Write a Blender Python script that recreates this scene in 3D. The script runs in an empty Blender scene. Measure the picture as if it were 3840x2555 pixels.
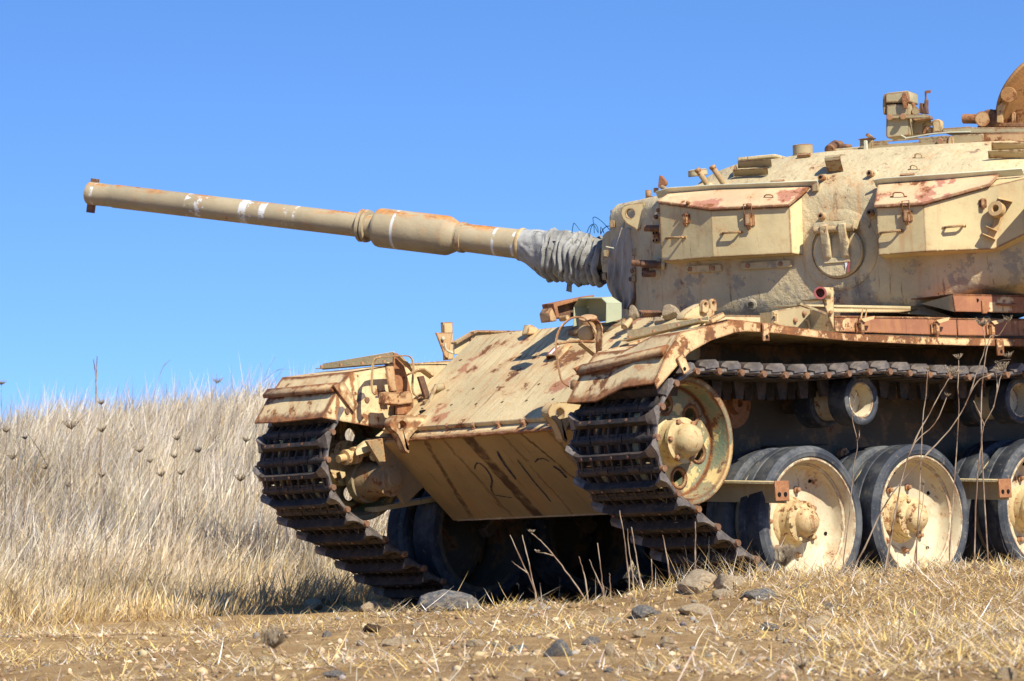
import bpy, bmesh, math, random
import numpy as np
from mathutils import Vector, Matrix, noise as mnoise
from mathutils.bvhtree import BVHTree

random.seed(7); RNG = np.random.default_rng(7)
R = math.radians
scene = bpy.context.scene
col = scene.collection

# ------------------------------------------------------------------ camera, sky, sun, exposure
# World frame: X = the tank's forward direction, Y = the tank's own left, Z up, origin under the first near road wheel.
IW, IH, FPX = 3840.0, 2555.0, 12278.9
CAM = np.array([12.72413, 13.35109, 0.47973])
CR = np.array([-0.74414162, 0.66669269, -0.04211999])
CU = np.array([0.00575439, 0.06944681, 0.99756906])
CD = np.array([-0.6679971, -0.74209029, 0.05551467])
cd = bpy.data.cameras.new("camera")
cam = bpy.data.objects.new("camera", cd); col.objects.link(cam)
cam.matrix_world = Matrix(((CR[0], CU[0], -CD[0], CAM[0]), (CR[1], CU[1], -CD[1], CAM[1]), (CR[2], CU[2], -CD[2], CAM[2]), (0, 0, 0, 1)))
cd.sensor_fit = 'HORIZONTAL'; cd.sensor_width = 36.0; cd.lens = 36.0 * FPX / IW
cd.clip_start = 0.1; cd.clip_end = 2000
cd.dof.use_dof = True; cd.dof.focus_distance = 17.6; cd.dof.aperture_fstop = 10.0
scene.camera = cam

SUN = Vector((0.12, 1.05, 1.0)).normalized()
world = bpy.data.worlds.new("World"); scene.world = world; world.use_nodes = True
wn = world.node_tree
for n in list(wn.nodes): wn.nodes.remove(n)
sky = wn.nodes.new('ShaderNodeTexSky'); sky.sky_type = 'NISHITA'; sky.sun_disc = False
sky.sun_elevation = math.asin(SUN.z)
sky.sun_rotation = math.atan2(SUN.x, SUN.y)
sky.air_density = 1.0; sky.dust_density = 0.0; sky.ozone_density = 3.0; sky.altitude = 900
hs = wn.nodes.new('ShaderNodeHueSaturation'); hs.inputs['Saturation'].default_value = 1.17; hs.inputs['Value'].default_value = 1.0; hs.inputs['Hue'].default_value = 0.5035
bg = wn.nodes.new('ShaderNodeBackground'); bg.inputs['Strength'].default_value = 0.130
wo = wn.nodes.new('ShaderNodeOutputWorld')
stc = wn.nodes.new('ShaderNodeTexCoord'); smp = wn.nodes.new('ShaderNodeVectorMath'); smp.operation = 'MULTIPLY_ADD'
smp.inputs[1].default_value = (1, 1, 1.6); smp.inputs[2].default_value = (0, 0, 0.14)     # a clear, deep sky down to the skyline
snr = wn.nodes.new('ShaderNodeVectorMath'); snr.operation = 'NORMALIZE'
wn.links.new(stc.outputs['Generated'], smp.inputs[0]); wn.links.new(smp.outputs[0], snr.inputs[0]); wn.links.new(snr.outputs[0], sky.inputs[0])
wn.links.new(sky.outputs[0], hs.inputs['Color']); tint = wn.nodes.new('ShaderNodeMix'); tint.data_type = 'RGBA'; tint.blend_type = 'MULTIPLY'; tint.inputs[0].default_value = 1.0; tint.inputs[7].default_value = (.87, .93, 1.03, 1)
wn.links.new(hs.outputs[0], tint.inputs[6]); wn.links.new(tint.outputs[2], bg.inputs['Color']); wn.links.new(bg.outputs[0], wo.inputs['Surface'])

sl = bpy.data.lights.new("sun", 'SUN'); sl.energy = 4.5; sl.angle = R(0.53); sl.color = (1.0, 0.96, 0.87)
sun = bpy.data.objects.new("sun", sl); col.objects.link(sun)
sun.rotation_euler = SUN.to_track_quat('Z', 'Y').to_euler(); sun.location = (0, 0, 20)

vs = scene.view_settings
vs.view_transform = 'Standard'; vs.look = 'None'; vs.exposure = 0.78; vs.gamma = 1.0; vs.use_curve_mapping = False
scene.render.engine = 'CYCLES'
scene.cycles.max_bounces = 6; scene.cycles.diffuse_bounces = 3; scene.cycles.glossy_bounces = 2
scene.cycles.use_denoising = True; scene.cycles.denoising_prefilter = 'ACCURATE'

# ------------------------------------------------------------------ placing helpers (photograph measurement -> real 3D point)
def ray(px, py):
    q = CD * FPX + CR * (px - IW / 2) + CU * (IH / 2 - py)
    return q / np.linalg.norm(q)
def at(px, py, X=None, Y=None, Z=None):
    q = ray(px, py)
    for i, k in enumerate((X, Y, Z)):
        if k is not None: return Vector(CAM + q * ((k - CAM[i]) / q[i]))
def atp(px, py, P0, N):
    q = ray(px, py); P0 = np.array(P0, float); N = np.array(N, float)
    return Vector(CAM + q * (((P0 - CAM) @ N) / (q @ N)))
def crop(x0, y0, s): return lambda x, y: (x0 + s * x, y0 + s * y)
cT = crop(2200, 200, 1640 / 2338)      # turret survey
cB1 = crop(2250, 550, 900 / 2352)      # first stowage box survey
cB2 = crop(3050, 550, 790 / 2065)      # second stowage box survey
cRf = crop(3100, 230, 740 / 2357)      # roof survey
cM = crop(1850, 650, 750 / 1960)       # mantlet survey
cN = crop(900, 1100, 1400 / 1829)      # nose survey
cF = crop(920, 1250, 800 / 2357)       # far fender survey
cG = crop(1900, 1050, 1000 / 2357)     # near fender survey
cS = crop(2000, 1050, 1840 / 2357)     # side survey
cK = crop(2900, 1000, 940 / 2106)      # bins survey
cL = crop(1100, 1600, 1400 / 2357)     # lower nose survey
cGn = crop(280, 600, 2120 / 2357)      # gun survey

# ------------------------------------------------------------------ mesh builder
class MB:
    def __init__(s): s.v = []; s.f = []; s.m = []
    def add(s, vs, fs, m=0):
        o = len(s.v); s.v += [tuple(v) for v in vs]; s.f += [tuple(i + o for i in f) for f in fs]; s.m += [m] * len(fs); return s
    def box(s, c, size, rot=None, m=0):
        c = Vector(c); h = [x / 2 for x in size]
        vs = [Vector((x * h[0], y * h[1], z * h[2])) for x in (-1, 1) for y in (-1, 1) for z in (-1, 1)]
        if rot is not None: vs = [rot @ v for v in vs]
        return s.add([c + v for v in vs], [(0, 1, 3, 2), (4, 6, 7, 5), (0, 4, 5, 1), (2, 3, 7, 6), (0, 2, 6, 4), (1, 5, 7, 3)], m)
    def ext(s, poly, vec, m=0):
        poly = [Vector(p) for p in poly]; vec = Vector(vec); n = len(poly)
        nn = Vector((0, 0, 0))
        for i in range(n): nn += poly[i].cross(poly[(i + 1) % n])
        if nn.dot(vec) > 0: poly = poly[::-1]
        vs = poly + [p + vec for p in poly]
        fs = [tuple(range(n)), tuple(range(2 * n - 1, n - 1, -1))] + [(i, i + n, (i + 1) % n + n, (i + 1) % n) for i in range(n)]
        fs = [tuple(reversed(f)) if False else f for f in fs]
        return s.add(vs, fs, m)
    def plate(s, poly, t, m=0):
        poly = [Vector(p) for p in poly]; n = Vector((0, 0, 0))
        for i in range(len(poly)): n += (poly[i] - poly[0]).cross(poly[(i + 1) % len(poly)] - poly[0])
        n.normalize()
        return s.ext(poly, n * t, m)
    def cyl(s, p0, p1, r0, r1=None, n=14, m=0, cap=True):
        r1 = r0 if r1 is None else r1
        return s.lathe([(0, r0), ((Vector(p1) - Vector(p0)).length, r1)], p0, Vector(p1) - Vector(p0), n, m, cap)
    def lathe(s, prof, org, axis, n=32, m=0, cap=True):
        org = Vector(org); ax = Vector(axis).normalized()
        a = ax.orthogonal().normalized(); b = ax.cross(a)
        o = len(prof); vs = []
        for h, r in prof:
            for k in range(n):
                t = 2 * math.pi * k / n; vs.append(org + ax * h + (a * math.cos(t) + b * math.sin(t)) * max(r, 1e-4))
        fs = [(i * n + k, i * n + (k + 1) % n, (i + 1) * n + (k + 1) % n, (i + 1) * n + k) for i in range(o - 1) for k in range(n)]
        if cap:
            fs.append(tuple(range(n - 1, -1, -1))); fs.append(tuple((o - 1) * n + k for k in range(n)))
        return s.add(vs, fs, m)
    def tube(s, path, r, n=6, m=0):
        path = [Vector(p) for p in path]; rs = r if isinstance(r, (list, tuple)) else [r] * len(path); vs = []
        t0 = (path[1] - path[0]).normalized(); a = t0.orthogonal().normalized()
        for i, p in enumerate(path):
            t = (path[min(i + 1, len(path) - 1)] - path[max(i - 1, 0)]).normalized()
            a = (a - t * a.dot(t)).normalized(); b = t.cross(a)
            for k in range(n):
                w = 2 * math.pi * k / n; vs.append(p + (a * math.cos(w) + b * math.sin(w)) * rs[i])
        L = len(path)
        fs = [(i * n + k, i * n + (k + 1) % n, (i + 1) * n + (k + 1) % n, (i + 1) * n + k) for i in range(L - 1) for k in range(n)]
        fs += [tuple(range(n - 1, -1, -1)), tuple((L - 1) * n + k for k in range(n))]
        return s.add(vs, fs, m)
    def strap(s, path, w, t, side, m=0):
        """flat bar of width w (along side) and thickness t following path"""
        path = [Vector(p) for p in path]; side = Vector(side).normalized(); vs = []
        for i, p in enumerate(path):
            d = (path[min(i + 1, len(path) - 1)] - path[max(i - 1, 0)]).normalized(); nn = d.cross(side).normalized()
            for a, b in ((-1, -1), (1, -1), (1, 1), (-1, 1)): vs.append(p + side * (a * w / 2) + nn * (b * t / 2))
        L = len(path)
        fs = [(i * 4 + k, i * 4 + (k + 1) % 4, (i + 1) * 4 + (k + 1) % 4, (i + 1) * 4 + k) for i in range(L - 1) for k in range(4)]
        fs += [(3, 2, 1, 0), tuple((L - 1) * 4 + k for k in range(4))]
        return s.add(vs, fs, m)
    def holed(s, outer, hole, vec, m=0):
        """plate with one hole: outer and hole outlines with the same number of points"""
        n = len(outer); vec = Vector(vec); o = [Vector(p) for p in outer]; h = [Vector(p) for p in hole]
        vs = o + h + [p + vec for p in o] + [p + vec for p in h]; fs = []
        for i in range(n):
            j = (i + 1) % n
            fs += [(i, j, n + j, n + i), (2 * n + j, 2 * n + i, 3 * n + i, 3 * n + j), (j, i, 2 * n + i, 2 * n + j), (n + i, n + j, 3 * n + j, 3 * n + i)]
        return s.add(vs, fs, m)
    def mesh(s, name, bevel=0, seg=1, smooth=40):
        me = bpy.data.meshes.new(name); me.from_pydata(s.v, [], s.f)
        bm = bmesh.new(); bm.from_mesh(me)
        for f, mi in zip(bm.faces, s.m): f.material_index = mi
        bmesh.ops.recalc_face_normals(bm, faces=bm.faces)
        if bevel:
            es = [e for e in bm.edges if len(e.link_faces) == 2 and e.calc_face_angle(0) > R(28)]
            bmesh.ops.bevel(bm, geom=es, offset=bevel, segments=seg, affect='EDGES', clamp_overlap=True, profile=0.6)
        bm.to_mesh(me); bm.free()
        if smooth:
            me.polygons.foreach_set('use_smooth', [True] * len(me.polygons)); me.set_sharp_from_angle(angle=R(smooth))
        me.update(); return me
    def build(s, name, mats, parent=None, bevel=0, seg=1, smooth=40, loc=None, label=None):
        return link(name, s.mesh(name, bevel, seg, smooth), mats, parent, loc, label)

def link(name, me, mats, parent=None, loc=None, label=None):
    if mats is not None and not me.materials:
        for m in (mats if isinstance(mats, (list, tuple)) else [mats]): me.materials.append(m)
    o = bpy.data.objects.new(name, me); col.objects.link(o)
    if parent is not None: o.parent = parent
    if loc is not None: o.location = loc
    if label: o['label'] = label
    return o
def tag(o, label=None, cat=None, group=None, kind=None):
    if label: o['label'] = label
    if cat: o['category'] = cat
    if group: o['group'] = group
    if kind: o['kind'] = kind
    return o
def empty(name, loc=(0, 0, 0), parent=None):
    o = bpy.data.objects.new(name, None); o.empty_display_size = .1; col.objects.link(o); o.location = loc
    if parent is not None: o.parent = parent
    return o
def copy_tree(o, parent):
    c = o.copy(); col.objects.link(c); c.parent = parent
    for ch in o.children: copy_tree(ch, c)
    return c
def bvh(*objs):
    vs = []; fs = []
    for o in objs:
        b = len(vs); vs += [o.matrix_basis @ v.co for v in o.data.vertices]; fs += [tuple(i + b for i in p.vertices) for p in o.data.polygons]
    return BVHTree.FromPolygons(vs, fs)
def hit(tree, px, py):
    h = tree.ray_cast(Vector(CAM), Vector(ray(px, py)))
    return (h[0], h[1]) if h[0] is not None else (None, None)
def frame(n, up=(0, 0, 1)):
    """rotation whose Z is n and whose Y is as far up as it can be"""
    n = Vector(n).normalized(); x = Vector(up).cross(n)
    x = x.normalized() if x.length > 1e-4 else Vector((1, 0, 0)); y = n.cross(x)
    return Matrix((x, y, n)).transposed()

# ------------------------------------------------------------------ materials
class NT:
    def __init__(s, name):
        s.mat = bpy.data.materials.new(name); s.mat.use_nodes = True; s.t = s.mat.node_tree
        for n in list(s.t.nodes): s.t.nodes.remove(n)
        s.out = s.n('ShaderNodeOutputMaterial'); s.b = s.n('ShaderNodeBsdfPrincipled'); s.l(s.b.outputs[0], s.out.inputs[0])
        s.tc = s.n('ShaderNodeTexCoord'); s.vec = s.tc.outputs['Object']
    def n(s, t, **k):
        x = s.t.nodes.new(t)
        for a, v in k.items(): setattr(x, a, v)
        return x
    def l(s, a, b): s.t.links.new(a, b)
    def put(s, inp, v):
        if isinstance(v, bpy.types.NodeSocket): s.l(v, inp)
        elif v is not None:
            if inp.type == 'RGBA' and len(v) == 3: v = (*v, 1)
            inp.default_value = v
    def vary(s):
        oi = s.n('ShaderNodeObjectInfo'); m = s.n('ShaderNodeVectorMath', operation='MULTIPLY_ADD')
        cx = s.n('ShaderNodeCombineXYZ')
        for i, k in enumerate((37., 19., 53.)):
            s.l(s.math('MULTIPLY', oi.outputs['Random'], k), cx.inputs[i])
        m.inputs[1].default_value = (1, 1, 1); s.l(s.vec, m.inputs[0]); s.l(cx.outputs[0], m.inputs[2]); s.vec = m.outputs[0]; return s
    def math(s, op, a, b=None, c=None):
        x = s.n('ShaderNodeMath', operation=op); s.put(x.inputs[0], a)
        if b is not None: s.put(x.inputs[1], b)
        if c is not None: s.put(x.inputs[2], c)
        return x.outputs[0]
    def noise(s, scale, detail=6, rough=.6, vec=None, stretch=None, dist=0):
        v = vec or s.vec
        if stretch:
            mp = s.n('ShaderNodeMapping'); mp.inputs['Scale'].default_value = stretch; s.l(v, mp.inputs[0]); v = mp.outputs[0]
        x = s.n('ShaderNodeTexNoise'); s.l(v, x.inputs['Vector']); x.inputs['Scale'].default_value = scale
        x.inputs['Detail'].default_value = detail; x.inputs['Roughness'].default_value = rough; x.inputs['Distortion'].default_value = dist
        return x.outputs[0]
    def step(s, v, lo, hi, a=0., b=1.):
        x = s.n('ShaderNodeMapRange', interpolation_type='SMOOTHSTEP'); s.put(x.inputs[0], v)
        x.inputs[1].default_value = lo; x.inputs[2].default_value = hi; x.inputs[3].default_value = a; x.inputs[4].default_value = b
        return x.outputs[0]
    def mix(s, f, a, b, mode='MIX'):
        x = s.n('ShaderNodeMix', data_type='RGBA', blend_type=mode); s.put(x.inputs[0], f); s.put(x.inputs[6], a); s.put(x.inputs[7], b)
        return x.outputs[2]
    def xyz(s):
        x = s.n('ShaderNodeSeparateXYZ'); s.l(s.vec if False else s.tc.outputs['Object'], x.inputs[0]); return x.outputs
    def edge(s, rad=.012, lo=.003, hi=.04):
        bv = s.n('ShaderNodeBevel', samples=4); bv.inputs[0].default_value = rad; g = s.n('ShaderNodeNewGeometry')
        d = s.n('ShaderNodeVectorMath', operation='DOT_PRODUCT'); s.l(bv.outputs[0], d.inputs[0]); s.l(g.outputs['Normal'], d.inputs[1])
        return s.step(s.math('SUBTRACT', 1.0, d.outputs['Value']), lo, hi)
    def up(s):
        g = s.n('ShaderNodeNewGeometry'); x = s.n('ShaderNodeSeparateXYZ'); s.l(g.outputs['Normal'], x.inputs[0]); return x.outputs[2]
    def bump(s, h, strength=.3, dist=.01):
        b = s.n('ShaderNodeBump'); b.inputs['Strength'].default_value = strength; b.inputs['Distance'].default_value = dist; s.l(h, b.inputs['Height'])
        s.l(b.outputs[0], s.b.inputs['Normal']); return s
    def done(s, color, rough=.7, spec=.3, metal=0.):
        s.put(s.b.inputs['Base Color'], color); s.put(s.b.inputs['Roughness'], rough); s.b.inputs['Specular IOR Level'].default_value = spec
        s.put(s.b.inputs['Metallic'], metal); return s.mat

RUST_D, RUST_M, RUST_O = (.095, .036, .018), (.20, .072, .026), (.38, .15, .042)
SAND = (.51, .395, .205)
def paint(name, base, rust=.3, rscale=7., edge=0., streak=0., var=.16, dark=.25, bumpy=.25, bscale=60., rough=.62, under=None, under_amt=0., extra=None, pits=True, edger=.014, bdist=.012, run=(17, 17, 1.1)):
    t = NT(name).vary() if name.endswith('_v') else NT(name)
    n1 = t.noise(2.3, 5, .6); n2 = t.noise(23., 6, .7)
    c = t.mix(t.step(n1, .3, .7), tuple(x * (1 - var) for x in base), tuple(min(1, x * (1 + var)) for x in base))
    c = t.mix(t.math('MULTIPLY', t.step(n2, .52, .75), dark), c, tuple(x * .62 for x in base))
    c = t.mix(t.math('MULTIPLY', t.step(t.noise(1.3, 8, .7, dist=.6), .5, .72), .5), c, tuple(min(1, x * k) for x, k in zip(base, (1.18, 1.16, 1.12))))
    if under is not None:
        um = t.step(t.noise(rscale * .55, 9, .62), .63 - .22 * under_amt, .66 - .22 * under_amt)
        c = t.mix(um, c, under)
    reg = t.noise(1.9, 5, .6)
    v = t.math('MULTIPLY_ADD', t.noise(rscale * 1.1, 14, .70), .70, t.math('MULTIPLY', reg, .30)); thr = .655 - .22 * rust
    mask = t.math('MULTIPLY', t.step(v, thr, thr + .035), .92)
    halo = t.math('MULTIPLY', t.step(v, thr - .09, thr + .01), .6)
    if pits:
        mask = t.math('MAXIMUM', mask, t.math('MULTIPLY', t.step(t.noise(75., 4, .7), .68 - .08 * rust, .73 - .08 * rust), min(1, rust * 1.3 + .2)))
    if edge:
        e = t.math('MULTIPLY', t.edge(edger), t.step(t.noise(23., 9, .72), .54 - .22 * edge, .62 - .22 * edge)); mask = t.math('MAXIMUM', mask, e)
        halo = t.math('MAXIMUM', halo, t.math('MULTIPLY', t.edge(edger * 2.6, .002, .03), t.math('MULTIPLY', t.step(n2, .4, .6), .5 * edge)))
    if streak:
        sm = t.math('MULTIPLY', t.step(t.noise(1., 10, .66, stretch=run), .60 - .12 * streak, .70 - .12 * streak), t.step(t.noise(1.9, 4), .38, .58))
        mask = t.math('MAXIMUM', mask, t.math('MULTIPLY', t.step(t.noise(1., 10, .7, stretch=tuple(a * 1.7 for a in run)), .66 - .10 * streak, .72 - .10 * streak), .6))
        halo = t.math('MAXIMUM', halo, t.math('MULTIPLY', sm, .85))
    c = t.mix(halo, c, t.mix(.62, c, (.47, .23, .085)))
    rc = t.mix(t.step(t.noise(13., 9, .7), .35, .62), RUST_D, RUST_M); rc = t.mix(t.step(t.noise(31., 6, .7), .52, .7), rc, RUST_O)
    c = t.mix(mask, c, rc)
    if extra: c = extra(t, c)
    h = t.math('ADD', t.math('MULTIPLY', t.noise(bscale, 6, .65), 1.0), t.math('MULTIPLY', t.noise(9., 5, .6), .9))
    h = t.math('SUBTRACT', h, t.math('MULTIPLY', mask, .35))
    t.bump(h, bumpy, bdist)
    return t.done(c, t.math('ADD', t.math('MULTIPLY', mask, .25), rough), .22)

def x_bands(t, c):
    # white chalk/paint marks round the barrel, worn through
    xs = t.xyz()[0]
    wear = t.noise(13., 10, .75)
    for a, b, lo in BANDS:
        w = .006
        m = t.math('MULTIPLY', t.step(xs, a - w, a + w * .3), t.step(xs, b - w * .3, b + w, 1., 0.))
        m = t.math('MULTIPLY', m, t.step(wear, lo, lo + .05)); c = t.mix(t.math('MULTIPLY', m, .85), c, (.66, .65, .61))
    up = t.math('MULTIPLY', t.step(t.up(), .45, .95), t.step(t.noise(1., 9, .66, stretch=(5, 16, 16)), .47, .56))
    up = t.math('MULTIPLY', up, t.step(t.noise(1.1, 2), .36, .50))
    c = t.mix(up, c, t.mix(t.step(t.noise(21., 7, .7), .4, .62), (.33, .12, .03), (.52, .22, .05)))
    return c
BANDS = []

M = {}
def mats():
    M['grimy'] = paint('grimy_paint', (.27, .20, .105), .45, 9., bumpy=.35, streak=.6)
    M['deck'] = paint('dirty_deck_paint', (.20, .15, .09), .5, 6., bumpy=.4)
    M['paint'] = paint('sand_paint', SAND, .22, 7., streak=.45, bumpy=.35)
    M['cast'] = paint('cast_sand_paint', (.51, .405, .225), .20, 7., streak=.6, bumpy=.6, bscale=22., bdist=.018, under=(.20, .19, .155), under_amt=.02, extra=base_chips_shade)
    M['glacis'] = paint('glacis_paint', (.54, .415, .215), .42, 5.5, streak=.9, bumpy=.35, under=(.36, .17, .10), under_amt=.30, run=(1.6, 24, 1.6))
    M['nose'] = paint('nose_paint', (.36, .245, .105), .14, 4., streak=.6, bumpy=.35, extra=nose_stain, run=(1.4, 22, 1.4))
    M['fender'] = paint('fender_paint', (.62, .475, .25), .46, 9., edge=.95, streak=.7, bumpy=.3, edger=.045, under=(.45, .25, .12), under_amt=.2, run=(2.5, 14, 2.5), extra=fender_rims)
    M['cheek'] = paint('fender_cheek_paint', (.64, .49, .26), .44, 10., edge=.8, streak=.6, bumpy=.3, edger=.02, extra=lambda t, c: fender_rims(t, c, False))
    M['edge'] = paint('fender_edge_paint', (.66, .46, .23), .80, 9., edge=.9, bumpy=.35, streak=.5)
    M['box'] = paint('box_paint', (.57, .445, .225), .20, 8., edge=.8, streak=.45, bumpy=.18, bscale=16.)
    M['lid'] = paint('lid_paint', (.60, .42, .23), .40, 7., edge=.9, bumpy=.2, under=(.40, .17, .12), under_amt=.42, edger=.022)
    M['bin'] = paint('rusty_bin_paint', (.31, .130, .068), .40, 5., edge=.9, streak=.9, bumpy=.25, under=(.70, .52, .28), under_amt=.22)
    M['lamp'] = paint('lamp_paint', (.50, .37, .185), .36, 12., edge=.7)
    M['bracket'] = paint('rusty_bracket', (.46, .30, .15), .55, 14., edge=.9)
    M['rust'] = paint('rusted_steel', (.27, .115, .052), .55, 12., bumpy=.4)
    M['darkrust'] = paint('dark_rusted_steel', (.13, .068, .042), .4, 12., bumpy=.5)
    M['bolt'] = paint('bolt_steel_v', (.30, .16, .085), .5, 40., bumpy=.2)
    M['pin'] = paint('track_pin_v', (.16, .085, .05), .4, 40., bumpy=.2)
    M['handle'] = paint('handle_paint', (.50, .33, .15), .4, 30., bumpy=.2)
    M['green'] = paint('sage_paint', (.34, .345, .215), .02, 6., bumpy=.06, var=.06, pits=False, dark=.12)
    M['ledge'] = paint('pale_ledge_paint', (.55, .52, .36), .05, 9., bumpy=.2, pits=False)
    M['gun'] = paint('gun_paint', (.37, .295, .175), .22, 9., bumpy=.2, extra=x_bands)
    M['wheel'] = paint('wheel_paint_v', (.54, .46, .295), .34, 12., streak=.7, bumpy=.15, edge=.45)
    M['wheelback'] = paint('shaded_wheel_paint_v', (.10, .085, .06), .35, 7., bumpy=.3)
    M['idler'] = paint('idler_paint_v', (.56, .42, .18), .42, 11., edge=1., bumpy=.35, under=(.15, .19, .12), under_amt=.85, edger=.03)
    M['hub'] = paint('hub_paint_v', (.52, .40, .20), .52, 22., bumpy=.3, streak=.8)
    M['hullside'] = paint('shaded_hull_side_paint', (.085, .066, .042), .35, 5., bumpy=.3)  # near-black base puts the shade behind the wheels into the paint
    M['roofbox'] = paint('roof_box_paint', (.42, .355, .20), .26, 11., edge=.9, bumpy=.2)
    M['flap'] = paint('flap_paint', (.36, .28, .15), .14, 9., edge=.4, bumpy=.12)
    M['hatchdisc'] = paint('hatch_disc_paint', (.27, .14, .05), .5, 6., bumpy=.3)
    # rubber tyre
    t = NT('tyre_rubber_v').vary(); n = t.noise(7., 8, .65)
    c = t.mix(t.step(n, .42, .68), (.030, .034, .042), (.105, .105, .10)); c = t.mix(t.math('MULTIPLY', t.step(t.noise(24., 8, .7), .56, .7), .7), c, (.26, .20, .125))
    t.bump(t.noise(40., 6, .7), .3, .006); M['tyre'] = t.done(c, .72, .35)
    # track steel
    t = NT('track_steel_v').vary(); c = t.mix(t.step(t.noise(9., 8, .7), .4, .66), (.028, .024, .022), (.075, .052, .038))
    c = t.mix(t.math('MULTIPLY', t.step(t.noise(30., 6, .7), .55, .72), .6), c, (.15, .108, .075)); t.bump(t.noise(50., 7, .7), .5, .006); M['track'] = t.done(c, .74, .3, 0.)
    t = NT('worn_track_steel_v').vary(); c = t.mix(t.step(t.noise(14., 8, .7), .38, .66), (.10, .084, .072), (.22, .18, .145))
    t.bump(t.noise(50., 7, .7), .4, .005); M['trackworn'] = t.done(c, .5, .45, .2)
    # canvas
    t = NT('grey_canvas'); c = t.mix(t.step(t.noise(4., 7, .65), .36, .66), (.20, .19, .165), (.40, .385, .34)); c = t.mix(t.step(t.noise(11., 8, .7), .57, .66), c, (.09, .078, .06))
    t.bump(t.math('ADD', t.noise(120., 4, .6), t.math('MULTIPLY', t.noise(14., 6, .65), 2.)), .45, .01); M['canvas'] = t.done(c, .9, .15)
    t = NT('brown_canvas'); c = t.mix(t.step(t.noise(5., 7, .65, stretch=(3, 3, .6)), .36, .66), (.22, .185, .14), (.46, .40, .31))
    t.bump(t.math('ADD', t.noise(120., 4, .6), t.math('MULTIPLY', t.noise(3., 6, .6, stretch=(7, 7, 1)), 3.)), .6, .012); M['canvas2'] = t.done(c, .9, .12)
    t = NT('blue_wire'); M['wire'] = t.done((.02, .10, .16), .5, .4)
    t = NT('black_void'); M['void'] = t.done((.012, .010, .009), .9, .1)
    t = NT('dark_blue_spray'); M['spray'] = t.done(t.mix(t.step(t.noise(40., 6, .7), .45, .6), (.035, .04, .055), (.14, .10, .06)), .8, .1)
    t = NT('rock_basalt_v').vary(); c = t.mix(t.step(t.noise(5., 9, .7), .40, .62), (.125, .130, .138), (.34, .28, .20)); c = t.mix(t.step(t.noise(21., 7, .7), .55, .68), c, (.44, .34, .21))
    t.bump(t.math('ADD', t.noise(38., 8, .75), t.noise(11., 7, .7)), .8, .02); M['basalt'] = t.done(c, .92, .15)
    t = NT('rock_tan_v').vary(); c = t.mix(t.step(t.noise(6., 9, .7), .36, .64), (.40, .28, .16), (.60, .47, .30)); c = t.mix(t.step(t.noise(17., 7, .7), .60, .70), c, (.24, .20, .155))
    t.bump(t.math('ADD', t.noise(38., 8, .75), t.noise(11., 7, .7)), .8, .02); M['tanrock'] = t.done(c, .95, .1)
    # ground
    t = NT('dry_earth'); n = t.noise(1.1, 9, .65); c = t.mix(t.step(n, .36, .66), (.30, .18, .078), (.45, .285, .125))
    c = t.mix(t.math('MULTIPLY', t.step(t.noise(6., 9, .7), .46, .66), .8), c, (.53, .36, .17)); c = t.mix(t.math('MULTIPLY', t.step(t.noise(60., 6, .75), .56, .70), .7), c, (.15, .095, .05))
    t.bump(t.math('ADD', t.noise(26., 9, .75), t.math('MULTIPLY', t.noise(110., 5, .7), .4)), .9, .025); M['earth'] = t.done(c, .96, .08)
    # straw / grass carry their own colour per blade
    t = NT('dry_grass'); a = t.n('ShaderNodeVertexColor', layer_name='Col'); mm = t.n('ShaderNodeBsdfTranslucent'); t.l(a.outputs[0], mm.inputs[0])
    m = t.done(a.outputs[0], .75, .2); ms = t.n('ShaderNodeMixShader'); ms.inputs[0].default_value = .22
    t.l(t.b.outputs[0], ms.inputs[1]); t.l(mm.outputs[0], ms.inputs[2]); t.l(ms.outputs[0], t.out.inputs[0]); M['grass'] = m
    t = NT('dead_stem_v').vary(); M['stem'] = t.done(t.mix(t.step(t.noise(9., 5, .6), .4, .62), (.17, .10, .06), (.36, .27, .18)), .85, .15)
    t = NT('dead_umbel_v').vary(); M['umbel'] = t.done(t.mix(t.step(t.noise(30., 5, .6), .4, .62), (.14, .10, .06), (.32, .25, .165)), .9, .1)
    t = NT('red_primer'); M['primer'] = t.done((.36, .10, .09), .7, .2)
    t = NT('white_paint'); M['white'] = t.done((.72, .70, .66), .7, .2)

def base_chips_shade(t, c):
    # paint chips round the turret foot, massed low to put shade into the wall
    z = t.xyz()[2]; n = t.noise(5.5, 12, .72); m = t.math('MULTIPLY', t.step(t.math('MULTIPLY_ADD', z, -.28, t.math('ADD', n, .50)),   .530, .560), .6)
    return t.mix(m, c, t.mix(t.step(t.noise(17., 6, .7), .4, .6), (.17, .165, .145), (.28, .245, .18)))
def fender_rims(t, c, sides=True):
    # the pressed sheet rusts from its cut rims and its folds
    x = t.xyz(); ay = t.math('ABSOLUTE', x[1]); wob = t.math('MULTIPLY', t.math('SUBTRACT', t.noise(16., 9, .72), .5), .075); m = None
    for src, v, w in (((ay, 1.647, .030), (ay, 1.008, .026)) if sides else ()) + ((x[0], 1.248, .034), (x[0], 1.139, .020), (x[0], 1.03, .020), (x[0], .72, .014), (x[2], 1.05, .03)):
        d = t.math('ADD', t.math('ABSOLUTE', t.math('SUBTRACT', src, v)), wob); k = t.step(d, w * .35, w, 1., 0.); m = k if m is None else t.math('MAXIMUM', m, k)
    rc = t.mix(t.step(t.noise(21., 9, .7), .36, .62), (.12, .046, .02), (.30, .115, .038))
    return t.mix(t.math('MULTIPLY', m, .9), c, rc)
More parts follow.
